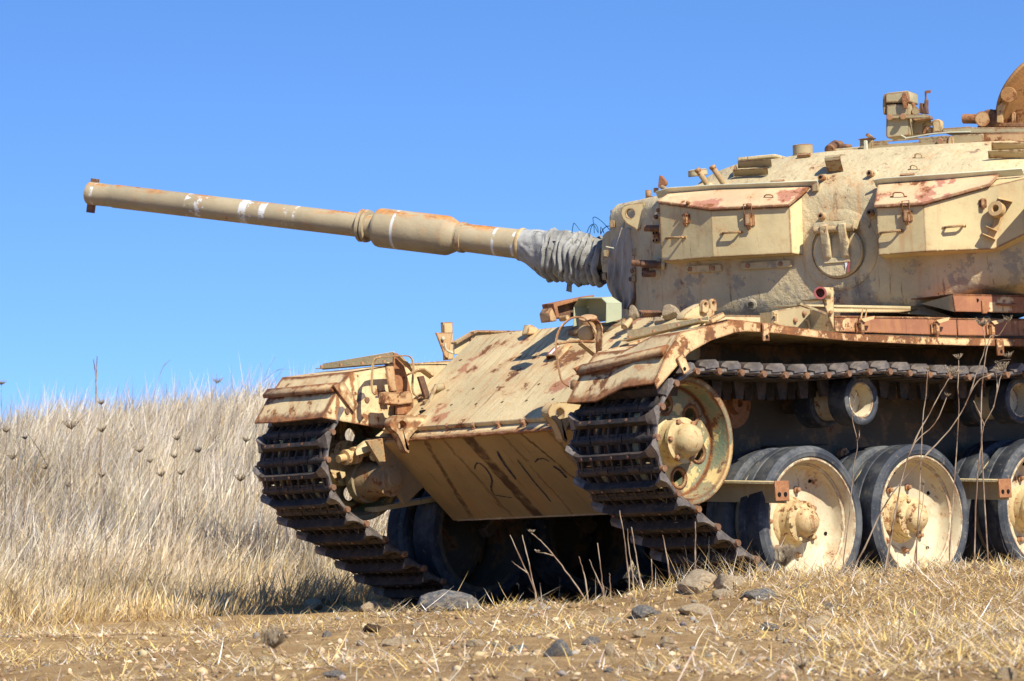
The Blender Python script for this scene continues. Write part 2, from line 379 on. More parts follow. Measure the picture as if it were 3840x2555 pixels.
def nose_stain(t, c):
    x = t.xyz(); y, z = x[1], x[2]
    wob = t.math('MULTIPLY', t.math('SUBTRACT', t.noise(7., 7, .7), .5), .10)
    for a, b, w, hard in STAINS:
        # band centred on y = a + b*(0.95 - z)
        d = t.math('ABSOLUTE', t.math('ADD', t.math('SUBTRACT', y, t.math('MULTIPLY_ADD', t.math('SUBTRACT', .95, z), b, a)), wob))
        c = t.mix(t.math('MULTIPLY', t.step(d, w * .55, w, 1., 0.), t.math('MULTIPLY', t.step(t.noise(11., 8, .7), .25, .55), hard)), c, (.085, .045, .022))
    return c
STAINS = [(-.235, .0, .052, .95), (.21, .42, .014, .85), (-.60, -.45, .024, .8), (.06, .0, .012, .5), (.43, .0, .02, .5), (-.45, .0, .015, .5)]
def _gun_s(px):
    # distance along the gun (metres ahead of the mantlet) of a mark seen at column px
    a = R(-66.0); y_t = np.array([-math.sin(a), math.cos(a), 0]); x_t = np.array([math.cos(a), math.sin(a), 0]); c = np.array([-1.75, 0, 0])
    q = atp(px, 725 + (px - 335) * .1187, c, y_t); return (float((np.array(q) - c) @ x_t) - 1.485) / math.cos(R(10.36))
for x0, x1, lo in ((85, 95, .46), (480, 565, .52), (705, 732, .44), (732, 788, .56), (788, 812, .46), (885, 904, .53), (930, 939, .5), (1349, 1357, .40), (1761, 1769, .40), (1843, 1850, .5)):
    BANDS.append((_gun_s(280 + .8995 * x1), _gun_s(280 + .8995 * x0), lo))
mats()

# ------------------------------------------------------------------ terrain
DH = np.array([CD[0], CD[1]]); DH /= np.linalg.norm(DH); RH = np.array([CR[0], CR[1]]); RH /= np.linalg.norm(RH)
def st(x, y):
    dx, dy = x - CAM[0], y - CAM[1]
    return dx * DH[0] + dy * DH[1], dx * RH[0] + dy * RH[1]
def xy(s, t): return CAM[0] + s * DH[0] + t * RH[0], CAM[1] + s * DH[1] + t * RH[1]
_perm = RNG.random((256, 256))
def vnoise(x, y):
    x = np.asarray(x, float); y = np.asarray(y, float)
    xi = np.floor(x).astype(int); yi = np.floor(y).astype(int); fx = x - xi; fy = y - yi
    fx = fx * fx * (3 - 2 * fx); fy = fy * fy * (3 - 2 * fy); g = lambda a, b: _perm[a & 255, b & 255]
    return (g(xi, yi) * (1 - fx) + g(xi + 1, yi) * fx) * (1 - fy) + (g(xi, yi + 1) * (1 - fx) + g(xi + 1, yi + 1) * fx) * fy - .5
def sstep(a, b, x): u = np.clip((x - a) / (b - a), 0, 1); return u * u * (3 - 2 * u)
def hgt(x, y):
    x = np.asarray(x, float); y = np.asarray(y, float); s, t = st(x, y)
    q = np.minimum(s - 19.2, (-2.2 - y) * 1.1)
    h = (1.86 + .122 * np.clip(t, -7, -1.5)) * sstep(0, 15, q) - .015 * np.maximum(q - 18, 0)
    near = 1 / (1 + (np.hypot(x - 2, y - 1) / 25) ** 2)
    h = h + .145 * np.exp(-(np.where(s < 16.0, (s - 16.0) / 1.6, (s - 16.0) / .8)) ** 2) * sstep(.1, 1.1, t) * (1 - sstep(4.5, 6, t))
    h = h + .055 * np.exp(-((s - 15.7) / .9) ** 2) * sstep(-1.6, -.4, t) * (1 - sstep(.1, 1.2, t))
    h = h + (vnoise(x * .8, y * .8) * .07 + vnoise(x * 2.3 + 9, y * 2.3) * .035) * near + (vnoise(x * 7, y * 7 + 3) * .018 + vnoise(x * 19, y * 19) * .010) * near
    foot = np.exp(-(np.maximum(np.abs(x + 2.4) - 3.2, 0) ** 2 + np.maximum(np.abs(y) - 1.5, 0) ** 2) / .35)
    h = h * (1 - foot) + (.0 + .25 * (h - .0)) * foot
    return h + vnoise(x * .02, y * .02) * 2.5 * sstep(60, 150, np.hypot(x, y))
def h1(x, y): return float(hgt(np.array([x]), np.array([y]))[0])

def terrain():
    fine = np.linspace(-8, 8, 330)
    co = lambda a, b: np.concatenate([-np.geomspace(700, a, 40), fine * (a / 8.0), np.geomspace(a, 700, 40)[0:]])
    ss = np.concatenate([np.linspace(-600, 6, 40, endpoint=False), np.linspace(6, 20, 330, endpoint=False), np.linspace(20, 46, 90, endpoint=False), np.geomspace(46, 700, 40)])
    tt = np.concatenate([-np.geomspace(600, 6.2, 34), np.linspace(-6, 6, 250), np.geomspace(6.2, 600, 34)])
    S, T = np.meshgrid(ss, tt, indexing='ij'); X, Y = xy(S, T); Z = hgt(X, Y)
    v = np.stack([X, Y, Z], -1).reshape(-1, 3); a, b = S.shape
    i = (np.arange(a - 1)[:, None] * b + np.arange(b - 1)[None]).ravel(); f = np.stack([i, i + 1, i + b + 1, i + b], -1)
    me = raw_mesh('ground', v, f); me.polygons.foreach_set('use_smooth', [True] * len(me.polygons))
    tag(link('ground', me, M['earth']), 'bare brown earth with straw and stones rising to a grassy slope', kind='structure')
def raw_mesh(name, v, f, colr=None):
    me = bpy.data.meshes.new(name); v = np.ascontiguousarray(v, np.float32); f = np.ascontiguousarray(f, np.int32); k = f.shape[1]
    me.vertices.add(len(v)); me.vertices.foreach_set('co', v.ravel()); me.loops.add(f.size); me.loops.foreach_set('vertex_index', f.ravel())
    me.polygons.add(len(f)); me.polygons.foreach_set('loop_start', np.arange(0, f.size, k, dtype=np.int32)); me.polygons.foreach_set('loop_total', np.full(len(f), k, np.int32))
    if colr is not None:
        a = me.color_attributes.new('Col', 'FLOAT_COLOR', 'POINT'); a.data.foreach_set('color', np.ascontiguousarray(colr, np.float32).ravel())
    me.update(calc_edges=True); me.validate(); return me
terrain()

# ------------------------------------------------------------------ the tank
tank = empty('battle_tank', (0, 0, 0))
tag(tank, 'rusting sand-painted battle tank with long gun parked on dry grass', 'tank')
YO, YF = 1.647, 1.005
def P(px): return px

def hull():
    b = MB().ext([(.85, -.95, .985), (.345, -.95, .530), (-5.6, -.95, .530), (-6.15, -.95, .95), (-6.05, -.95, 1.40), (-5.6, -.95, 1.535), (.13, -.95, 1.535)], (0, 1.90, 0))
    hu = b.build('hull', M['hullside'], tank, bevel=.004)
    # glacis plate with bolts
    g0, gn = Vector((.87, 0, 1.0)), Vector((.55, 0, .75)).normalized()
    p = lambda x, y: Vector((x, y, 1.0 + (.87 - x) * .55 / .75))
    gl = MB().plate([p(.855, -.95), p(.855, .95), p(.115, .95), p(.115, -.95)][::-1], -.03).build('glacis_plate', M['glacis'], tank, bevel=.005)
    pts = [cN(1030, 497), cN(1155, 489), cN(1275, 482), cN(1476, 468), cN(1048, 568), cN(1169, 564), cN(1297, 555), cN(1416, 548), cN(1546, 541)]
    rows = [atp(*q, g0, gn) for q in pts] + [p(.130, y) for y in (-.63, -.405, -.19, .155, .37)]
    rows += [p(.58, y) for y in (.36, .62)] + [p(.70, y) for y in (.60, .80)] + [p(.58, -.86), p(.32, -.86), p(.32, .86)]
    bm = MB().lathe([(0, .021), (.006, .021), (.006, .0135), (.026, .0135), (.030, .010)], (0, 0, 0), (0, 0, 1), 8).mesh('bolt', smooth=30)
    rot = frame(gn).to_euler()
    for q in rows:
        o = link('bolt', bm, M['bolt'], gl, q + gn * .0); o.rotation_euler = rot
    # bright lip where the glacis plate ends
    s = MB().ext([(.815, -.70, 1.040), (.900, -.70, .976), (.880, -.70, .955), (.80, -.70, 1.02)], (0, 1.36, 0)).build('nose_strip', M['fender'], tank, bevel=.004)
    sn = Vector((.64, 0, .77)).normalized()
    for q in ((905, 668), (1023, 662), (1150, 658), (1270, 652), (1395, 645), (1520, 638)):
        o = link('bolt', bm, M['bolt'], s, atp(*cN(*q), (.86, 0, 1.008), sn)); o.rotation_euler = frame(sn).to_euler()
    # weld bead along the lip
    bd = MB().tube([(.903 + .002 * math.sin(i * 2.7), -.7 + i * .0453, .968 + .003 * math.sin(i * 4.1)) for i in range(31)], .008, 6); bd.build('weld_bead', M['rust'], tank)
    # lower nose plate
    q = lambda z, y, o=0.: Vector((.87 - (.99 - z) * .53 / .475, y, z)) + Vector((.475, 0, -.53)).normalized() * o
    n = MB().plate([q(.965, -.97), q(.965, .97), q(.515, .97), q(.515, -.97)], .0)
    n = MB().ext([q(.970, -.97, .012), q(.970, -.97, -.02), q(.53, -.97, -.02), q(.513, -.97, .012)], (0, 1.94, 0)).build('nose_plate', M['nose'], tank, bevel=.003)
    MB().box((.33, 0, .508), (.05, 1.86, .012)).build('belly_strip', M['box'], tank)
    # sprayed strokes on the nose plate
    N0, NN = q(.74, 0, .0145), Vector((.475, 0, -.53)).normalized()
    for w, st_ in ((.012, [(1145, 270), (1148, 245), (1160, 230), (1180, 235), (1215, 265), (1245, 310), (1255, 345), (1248, 380), (1250, 405), (1270, 432), (1310, 440), (1380, 450)]),
                   (.020, [(1287, 155), (1300, 185), (1330, 235), (1380, 300), (1405, 335)]), (.012, [(1415, 212), (1450, 260), (1520, 350), (1590, 430), (1625, 475)]),
                   (.012, [(1525, 225), (1545, 205), (1580, 202), (1615, 222)]), (.022, [(1640, 250), (1680, 275), (1725, 325)])):
        pts = [atp(*cL(*a), N0, NN) for a in st_]; mb = MB(); vs_ = []
        for i, pp in enumerate(pts):
            d = (pts[min(i + 1, len(pts) - 1)] - pts[max(i - 1, 0)]).normalized(); sd = NN.cross(d) * w * .5 * (.55 + .45 * math.sin(math.pi * (i + .5) / len(pts)))
            vs_ += [pp - sd, pp + sd]
        mb.add(vs_, [(2 * i, 2 * i + 1, 2 * i + 3, 2 * i + 2) for i in range(len(pts) - 1)]); mb.build('spray_paint_mark', M['spray'], n.parent)
    # hull roof edges and side shelves
    for sy in (-1, 1):
        MB().ext([(.10, sy * .95, 1.545), (.10, sy * 1.04, 1.40), (.22, sy * 1.04, 1.40), (.22, sy * .95, 1.47)], (-6.0, 0, 0)).build('hull_shoulder', M['paint'], tank)
    MB().box((-2.4, 0, 1.548), (5.0, 1.86, .02)).build('hull_roof', M['deck'], tank)
    # side armour carriers and suspension casings in the shade behind the wheels
    for sy in (-1, 1):
        for k, x in enumerate((-.44, -2.37, -4.30)):
            c = empty('suspension_unit', (x, sy * 1.08, .62), tank)
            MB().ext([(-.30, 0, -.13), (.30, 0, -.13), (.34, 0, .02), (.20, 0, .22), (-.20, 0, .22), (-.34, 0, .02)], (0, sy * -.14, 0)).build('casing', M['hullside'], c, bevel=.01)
            MB().cyl((-.33, sy * .02, .02), (.33, sy * .02, .02), .055, n=14).build('spring_tube', M['darkrust'], c)
            for e in (-1, 1):
                MB().strap([(0, sy * .03, .05), (e * .22, sy * .03, -.02), (e * .437, sy * .03, -.20)], .07, .07, (0, 1, 0)).build('swing_arm', M['hullside'], c, bevel=.008)
                MB().lathe([(0, .035), (.03, .035), (.035, .02), (.05, .02)], (e * .27, sy * .02, .16), (0, sy, 0), 10).build('bolt', M['bolt'], c)
        # adjuster disc between idler and first roller
        c = MB().lathe([(0, .13), (.04, .135), (.05, .12), (.05, .06), (.09, .055), (.09, .022), (.06, .02)], (.06, sy * 1.0, 1.07), (0, sy, 0), 28).build('idler_adjuster', M['rust'], tank)
    for k, (ex, ez) in enumerate(((.394, .585), (-1.394, .555), (-3.3, .56))):
        # brackets that once carried the skirts: an angle bar from the hull ending in a drilled plate
        a = empty('skirt_bracket', (ex, 1.0, ez), tank)
        MB().ext([(.0, 0, .085), (.09, 0, .085), (.09, 0, .070), (.014, 0, .070), (.014, 0, -.03), (0, 0, -.03)], (-.06, .66, -.035)).build('angle_bar', M['paint'], a, bevel=.002)
        n_ = 12; ol = []; hl = []
        MB().box((-.012, .672, .0), (.105, .012, .105)).build('end_plate', M['rust'], a, bevel=.003)
        for dx in (-.032, .014): MB().cyl((dx, .677, -.018), (dx, .681, -.018), .0125, n=12).build('bolt_hole', M['void'], a)
hull()

def fenders():
    for side in (-1, 1):
        near = side > 0
        f = empty('fender', (0, 0, 0), tank)
        # near fender is knocked: inner front corner pushed down, outer edge up
        dz = (lambda y: (.032 if abs(y) > 1.3 else -.030)) if near else (lambda y: 0.)
        pro = [(1.248, 1.112), (1.139, 1.268), (1.03, 1.372), (.72, 1.412 if not near else 1.425), (.36, 1.415), (-.19, 1.395), (-1.15, 1.380), (-6.1, 1.375)]
        fade = [1, 1, 1, .8, .3, 0, 0, 0]; rows = []
        ys = [YO * side, (YO - .215) * side, (YO - .43) * side, YF * side]
        vs_ = []; rr = random.Random(side)
        for (x, z), fd in zip(pro, fade):
            for y in ys: vs_.append(Vector((x + rr.uniform(-.006, .006) * fd, y, z + dz(y) * fd + rr.uniform(-.006, .006) * fd)))
        n = len(pro); mb = MB(); up = [v + Vector((0, 0, 0)) for v in vs_]; dn = [v + Vector((-.004, 0, -.006)) for v in vs_]
        o = len(up); fs = []
        for i in range(n - 1):
            for j in range(3):
                a = i * 4 + j; fs += [(a, a + 1, a + 5, a + 4), (o + a, o + a + 4, o + a + 5, o + a + 1)]
            fs += [(i * 4, i * 4 + 4, o + i * 4 + 4, o + i * 4), (i * 4 + 3, o + i * 4 + 3, o + i * 4 + 7, i * 4 + 7)]
        for j in range(3): fs += [(j, o + j, o + j + 1, j + 1), ((n - 1) * 4 + j, (n - 1) * 4 + j + 1, o + (n - 1) * 4 + j + 1, o + (n - 1) * 4 + j)]
        mb.add(up + dn, fs); mb.build('fender_plate', M['fender'], f, smooth=20)
        yi = YF * side; t = .006 * side
        # inner side plate down to the hull
        MB().ext([(1.246, yi, 1.110 + dz(1.0)), (1.137, yi, 1.266 + dz(1.0)), (1.028, yi, 1.370 + dz(1.0)), (.72, yi, 1.412), (.26, yi, 1.436), (.26, yi, 1.02), (.82, yi, 1.045)], (0, t, 0)).build('fender_cheek', M['cheek'], f, bevel=.002)
        # pressed rib over the fold
        i0 = 1.139; R0 = Vector((1.150, YO * side, 1.272 + dz(1.6))); R1 = Vector((1.150, yi, 1.272 + dz(1.)))
        d = Vector((.109, 0, -.104)).normalized(); nrm = Vector((.69, 0, .72)).normalized()
        mb = MB().ext([R0 - d * .045 + nrm * .002, R0 - d * .034 + nrm * .022, R0 + d * .020 + nrm * .022, R0 + d * .028 + nrm * .001], R1 - R0)
        e = -side * .001
        a = [Vector((1.150, yi - side * .001, 1.272 + dz(1.))), Vector((1.022, yi - side * .001, 1.160 + dz(1.) * .6))]; w = Vector((.066, 0, -.075)).normalized() * .034
        w = Vector((-.66, 0, .75)) * .03
        mb.ext([a[0] + Vector((.03, 0, .02)), a[0] + Vector((-.045, 0, .045)), a[1] + w, a[1] - w], (0, -side * .018, 0))
        mb.build('pressed_rib', M['fender'], f, bevel=.003)
        # transverse angle bar with bolts
        if near: c0, c1, hA, hB = Vector((.815, 1.02, 1.398)), Vector((.790, 1.60, 1.462)), .062, .030
        else: c0, c1, hA, hB = Vector((.722, -1.0, 1.414)), Vector((.768, -1.60, 1.418)), .072, .036
        mb = MB().ext([c0, c1, c1 + Vector((-.004, 0, hB)), c0 + Vector((-.004, 0, hA))], (-.006, 0, 0))
        bar = mb.build('splash_bar', M['paint'], f, bevel=.002)
        MB().ext([c0 + Vector((.05, 0, .004)), c1 + Vector((.05, 0, .004)), c1 + Vector((0, 0, .004)), c0 + Vector((0, 0, .004))], (0, 0, .005)).build('bar_foot', M['paint'], bar)
        for u in (.08, .38, .68, .95):
            q = c0.lerp(c1, u) + Vector((.028, 0, .009)); MB().lathe([(0, .011), (.014, .011), (.016, .008)], q, (0, 0, 1), 6).build('bolt', M['bolt'], bar)
        if near:
            # rolled outer edge strip, kinked behind the front bend
            top = [(1.252, 1.150), (1.146, 1.304), (1.05, 1.404), (.86, 1.436), (.68, 1.468), (.60, 1.468), (.442, 1.453), (.27, 1.440), (-.19, 1.405), (-.75, 1.392), (-1.147, 1.388), (-1.67, 1.387), (-6.1, 1.383)]
            bot = [(1.236, 1.118), (1.085, 1.235), (1.0, 1.300), (.84, 1.362), (.66, 1.405), (.58, 1.412), (.436, 1.408), (.27, 1.398), (-.19, 1.367), (-.75, 1.352), (-1.147, 1.347), (-1.67, 1.344), (-6.1, 1.340)]
            vs_ = []
            for (x, z), (x2, z2) in zip(top, bot): vs_ += [(x, YO + .012, z), (x2, YO + .012, z2), (x2, YO + .004, z2), (x, YO + .004, z)]
            mb = MB().add(vs_, [(i * 4 + k, i * 4 + (k + 1) % 4, i * 4 + 4 + (k + 1) % 4, i * 4 + 4 + k) for i in range(len(top) - 1) for k in range(4)] + [(0, 1, 2, 3), tuple(range(len(vs_) - 4, len(vs_)))])
            es = mb.build('edge_strip', M['edge'], f, smooth=25)
            MB().ext([(.70, 1.30, 1.432), (.70, YO, 1.468), (.30, YO, 1.443), (.30, 1.30, 1.42)], (0, 0, .006)).build('edge_flange', M['edge'], es)
            for (x, z, w) in ((1.055, 1.262, .055), (.445, 1.428, .05), (-1.43, 1.358, .06)):
                tb = MB().box((x, YO + .022, z - .02), (w, .010, .095), Matrix.Rotation(R(28) if x > 1 else 0, 3, 'Y')).build('skirt_tab', M['edge'], es, bevel=.002)
                MB().cyl((x - .003, YO + .026, z - .045), (x - .003, YO + .0295, z - .045), .010, n=10).build('bolt_hole', M['void'], es)
fenders()

def lug_shape(side):
    Yl = -.640
    o = [(1600, 1020), (1604, 985), (1620, 950), (1650, 920), (1690, 905), (1740, 903), (1850, 903), (2010, 905), (2010, 960), (1990, 1020), (1900, 1060), (1850, 1110), (1818, 1150), (1800, 1200), (1812, 1232), (1784, 1250), (1776, 1272), (1790, 1290), (1812, 1296), (1806, 1325), (1768, 1300), (1745, 1240), (1725, 1190), (1690, 1120), (1650, 1080), (1615, 1055)]
    hc, hr = (1735, 1022), (46, 60)
    ang = [math.atan2(y - hc[1], x - hc[0]) for x, y in o]
    h = [(hc[0] + hr[0] * math.cos(a), hc[1] + hr[1] * math.sin(a)) for a in ang]
    O = [at(*cF(*q), Y=Yl) for q in o]; Hh = [at(*cF(*q), Y=Yl) for q in h]
    off = Vector((0, 0, 0)) if side < 0 else Vector((0, 1.300, 0))
    mb = MB().holed([v + off for v in O], [v + off for v in Hh], (0, -.055, 0))
    mb.build('tow_lug', M['fender'] if side < 0 else M['lamp'], tank, bevel=.003)
lug_shape(-1); lug_shape(1)
# ------------------------------------------------------------------ running gear
def ring_sheet(h, r_out, r_in, holes, n=48):
    """flat ring at height h along +Y with round holes [(angle, radius_pos, radius)]"""
    bm = bmesh.new(); es = []
    def loop(cx, cz, r, k):
        vs_ = [bm.verts.new((cx + r * math.cos(2 * math.pi * i / k), h, cz + r * math.sin(2 * math.pi * i / k))) for i in range(k)]
        es.extend(bm.edges.new((vs_[i], vs_[(i + 1) % k])) for i in range(k))
    loop(0, 0, r_out, n); loop(0, 0, r_in, 24)
    for a, rp, r in holes: loop(rp * math.cos(a), rp * math.sin(a), r, 16)
    bmesh.ops.triangle_fill(bm, use_beauty=True, use_dissolve=False, edges=es)
    vs_ = [v.co.copy() for v in bm.verts]; bm.verts.index_update(); fs = [tuple(v.index for v in f.verts) for f in bm.faces]; bm.free()
    return vs_, fs
def dome(h0, r, hh, n=8): return [(h0 + hh * math.sin(i * math.pi / 2 / n), r * math.cos(i * math.pi / 2 / n)) for i in range(n + 1)]

def make_wheel():
    w = empty('road_wheel', (0, 0, 0), tank)
    for lo, hi in ((.03, .21), (-.21, -.03)):
        c = .018
        prof = [(lo + .012, .335), (lo, .345), (lo, .400 - c), (lo + c, .400)] + [(lo + c + (hi - lo - 2 * c) * u, .400 - (.004 if u in (.33, .36) else 0)) for u in (.3, .33, .36, .40)] + [(hi - c, .400), (hi, .400 - c), (hi + .001, .372), (hi + .004, .366), (hi + .001, .360), (hi, .345), (hi - .012, .335)]
        MB().lathe(prof, (0, 0, 0), (0, 1, 0), 72, cap=False).build('tyre', M['tyre'], w, smooth=35)
    prof = [(-.20, .31), (-.20, .338), (-.03, .338), (.03, .338), (.200, .338), (.206, .334), (.206, .326), (.196, .320), (.150, .312), (.142, .300), (.090, .292), (.070, .276), (.055, .235), (.046, .19), (.046, .125)]
    rim = MB().lathe(prof, (0, 0, 0), (0, 1, 0), 64, cap=False).build('rim', M['wheel'], w, smooth=35)
    MB().lathe([(.045, .14), (.060, .132), (.068, .118), (.120, .106), (.122, .112), (.138, .112), (.141, .092), (.15, .080)] + dome(.152, .078, .070), (0, 0, 0), (0, 1, 0), 36).build('hub_cap', M['hub'], w, smooth=35)
    bmh = MB().lathe([(0, .013), (.016, .013), (.019, .009)], (0, 0, 0), (0, 1, 0), 6).mesh('bolt', smooth=25)
    for k in range(6):
        a = k * math.pi / 3 + .2; link('bolt', bmh, M['hub'], w, (.100 * math.cos(a), .136, .100 * math.sin(a)))
    bmb = MB().lathe([(0, .019), (.012, .019), (.012, .012), (.03, .012), (.033, .008)], (0, 0, 0), (0, 1, 0), 8).mesh('bolt', smooth=25)
    for k in range(7):
        a = k * math.pi / 3.5 + .35; link('bolt', bmb, M['bolt'], w, (.178 * math.cos(a), .046, .178 * math.sin(a)))
    for k in range(5):
        a = k * math.pi * 2 / 5 + 1.2; MB().cyl((.258 * math.cos(a), .058, .258 * math.sin(a)), (.258 * math.cos(a), .0665, .258 * math.sin(a)), .011, n=10).build('drain_hole', M['void'], w)
    return w
wheel = make_wheel(); wheel.location = (0, 1.32, .42); wheel.rotation_euler = (0, .3, 0)
BACK = {}
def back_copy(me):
    m = me.copy(); m.materials.clear(); m.materials.append(M['wheelback']); return m     # dark copy with the far wheels' deep shade put into its paint
WX = [0, -.874, -1.934, -2.81, -3.87, -4.745]
for k, x in enumerate(WX[1:]):
    c = copy_tree(wheel, tank); c.location = (x, 1.32, .42 + (.014 if k > 0 else -.003)); c.rotation_euler = (0, 1.1 + k * 2.3, 0)
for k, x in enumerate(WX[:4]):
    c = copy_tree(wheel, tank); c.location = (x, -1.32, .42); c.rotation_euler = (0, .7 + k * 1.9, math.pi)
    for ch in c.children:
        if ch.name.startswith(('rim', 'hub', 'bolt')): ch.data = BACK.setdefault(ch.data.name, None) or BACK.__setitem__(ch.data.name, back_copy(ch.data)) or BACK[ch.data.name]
# the far wheels turn their inner face to us: the same wheel, its plain back
def make_idler():
    w = empty('idler_wheel', (0, 0, 0), tank)
    holes = [(k * math.pi / 3 + .32, .195, .042) for k in range(6)]
    v, f = ring_sheet(.060, .300, .10, holes); v2, f2 = ring_sheet(.046, .300, .10, holes)
    mb = MB().lathe([(-.17, .295), (-.17, .337), (-.09, .337), (-.085, .318), (.085, .318), (.09, .337), (.165, .337), (.177, .331), (.177, .300), (.168, .296), (.075, .292), (.060, .285), (.046, .285), (-.17, .295)], (0, 0, 0), (0, 1, 0), 64, cap=False)
    mb.add(v, f); mb.add(v2, f2)
    for a, rp, r in holes:
        mb.lathe([(.044, r), (.060, r), (.068, r + .012), (.062, r + .02)], (rp * math.cos(a), 0, rp * math.sin(a)), (0, 1, 0), 16, cap=False)
    for k in range(6):
        a = k * math.pi / 3 + .32 + math.pi / 6; mb.box((.20 * math.cos(a), .030, .20 * math.sin(a)), (.16, .035, .03), Matrix.Rotation(-a, 3, 'Y'))
    mb.build('rim', M['idler'], w, smooth=35)
    MB().lathe([(-.05, .13), (.058, .135), (.075, .115), (.13, .108), (.13, .118), (.150, .118), (.153, .098), (.165, .088)] + dome(.17, .086, .085), (0, 0, 0), (0, 1, 0), 36).build('hub_cap', M['hub'], w, smooth=35)
    bmh = MB().lathe([(0, .014), (.018, .014), (.021, .009)], (0, 0, 0), (0, 1, 0), 6).mesh('bolt', smooth=25)
    for k in range(6):
        a = k * math.pi / 3 + .1; link('bolt', bmh, M['bolt'], w, (.104 * math.cos(a), .148, .104 * math.sin(a)))
    # raised casting numbers
    mb = MB(); dg = bpy.context.evaluated_depsgraph_get()
    for txt, rad, sz in (("V620108", .240, .034), ("95/18", .275, .030)):
        for i, ch in enumerate(txt):
            cu = bpy.data.curves.new('glyph', 'FONT'); cu.body = ch; cu.size = sz; cu.extrude = .003; cu.resolution_u = 2; cu.align_x = 'CENTER'; cu.align_y = 'CENTER'
            o = bpy.data.objects.new('glyph', cu); me = o.to_mesh()
            a = math.pi * .93 + (i - len(txt) / 2) * .10 * (.262 / rad)   # angle seen from outside, counter-clockwise from the viewer's right
            ux = Vector((math.sin(a), 0, math.cos(a))); uy = Vector((math.cos(a), 0, -math.sin(a)))   # outside view: right = -X
            cen = Vector((-rad * math.cos(a), .0625, rad * math.sin(a)))
            tx = Vector((math.sin(a), 0, math.cos(a))); ty = Vector((math.cos(a), 0, -math.sin(a)))
            mb.add([cen + tx * v.co.x + ty * v.co.y + Vector((0, v.co.z, 0)) for v in me.vertices], [tuple(p.vertices) for p in me.polygons])
            o.to_mesh_clear(); bpy.data.objects.remove(o); bpy.data.curves.remove(cu)
    mb.build('casting_number', M['idler'], w, smooth=0)
    return w
IC = Vector((.875, 0, .863))
idl = make_idler(); idl.location = (IC.x, 1.32, IC.z); idl.rotation_euler = (0, 0, 0)
c = copy_tree(idl, tank); c.location = (IC.x, -1.32, IC.z); c.rotation_euler = (0, .4, math.pi)
def make_roller():
    w = empty('return_roller', (0, 0, 0), tank)
    for lo, hi in ((.06, .195), (-.195, -.06)):
        MB().lathe([(lo, .098), (lo, .128), (lo + .006, .134), (hi - .006, .134), (hi, .126), (hi + .001, .116), (hi - .006, .104), (hi - .006, .098)], (0, 0, 0), (0, 1, 0), 48, cap=False).build('tyre', M['tyre'], w, smooth=35)
    MB().lathe([(-.195, .095), (-.195, .099), (.186, .099), (.189, .094), (.186, .088), (.10, .080), (.095, .04), (.11, .035), (.11, .0)], (0, 0, 0), (0, 1, 0), 40, cap=False).build('drum', M['wheel'], w, smooth=35)
    MB().cyl((0, -.36, 0), (0, -.15, 0), .05, n=12).build('axle', M['hullside'], w)
    return w
rol = make_roller(); rol.location = (-.462, 1.305, 1.060)
for x in (-1.80, -3.1, -4.3):
    c = copy_tree(rol, tank); c.location = (x, 1.305, 1.052)
# far idler mounting and its adjuster, seen beside the nose
def idler_mount():
    for sy in (-1, 1):
        m = empty('idler_mount', (0, 0, 0), tank)
        c = at(1425, 1800, Y=-1.05); X, Z = c.x, c.z
        MB().lathe([(0, .130), (.05, .128), (.055, .115), (.09, .110), (.14, .098), (.235, .094), (.237, .100), (.250, .100), (.252, .072), (.268, .072), (.272, .045), (.288, .042), (.290, .02)], (X, sy * 1.20, Z), (0, -sy, 0), 30).build('axle_housing', M['hullside'] if sy > 0 else M['grimy'], m, smooth=35)
        MB().ext([(X + .16, sy * .985, Z + .22), (X - .16, sy * .985, Z + .26), (X - .26, sy * .985, Z - .04), (X - .10, sy * .985, Z - .15)], (0, sy * -.03, 0)).build('side_flange', M['grimy'], m, bevel=.004)
        for k in range(4):
            MB().lathe([(0, .030), (.02, .030), (.026, .018)], (X + .06 - k * .065, sy * 1.03, Z + .135 + .012 * k), (0, -sy * 1., .1), 8).build('bolt', M['paint'], m)
        if sy < 0:
            q = at(1285, 1722, Y=-1.10)
            MB().lathe([(0, .022), (.05, .024), (.052, .045), (.08, .045), (.085, .030), (.12, .030), (.122, .05), (.15, .05), (.155, .02), (.24, .02)], q + Vector((.04, .01, .0)), (-.85, -.1, .12), 12).build('adjuster_nut', M['handle'], m, smooth=30)
            a, b_ = at(1335, 1690, Y=-1.05), at(1440, 1660, Y=-.98)
            MB().ext([at(*cF(1215, 1300), Y=-1.02), at(*cF(1330, 1215), Y=-1.02), at(*cF(1530, 1190), Y=-1.0), at(*cF(1540, 1235), Y=-1.0), at(*cF(1500, 1275), Y=-1.0), at(*cF(1225, 1360), Y=-1.02)], (-.05, -.05, .03)).build('stop_bracket', M['paint'], m, bevel=.004)
            MB().ext([at(*cF(1430, 1140), Y=-.99), at(*cF(1500, 1085), Y=-.99), at(*cF(1600, 1082), Y=-.96), at(*cF(1610, 1125), Y=-.96), at(*cF(1560, 1150), Y=-.96)], (-.12, -.06, .02)).build('stop_plate', M['paint'], m, bevel=.003)
            MB().box((.50, -1.16, .62), (.62, .10, .03), Matrix.Rotation(R(6), 3, 'Y')).build('stay_bar', M['paint'], m, bevel=.003)
idler_mount()

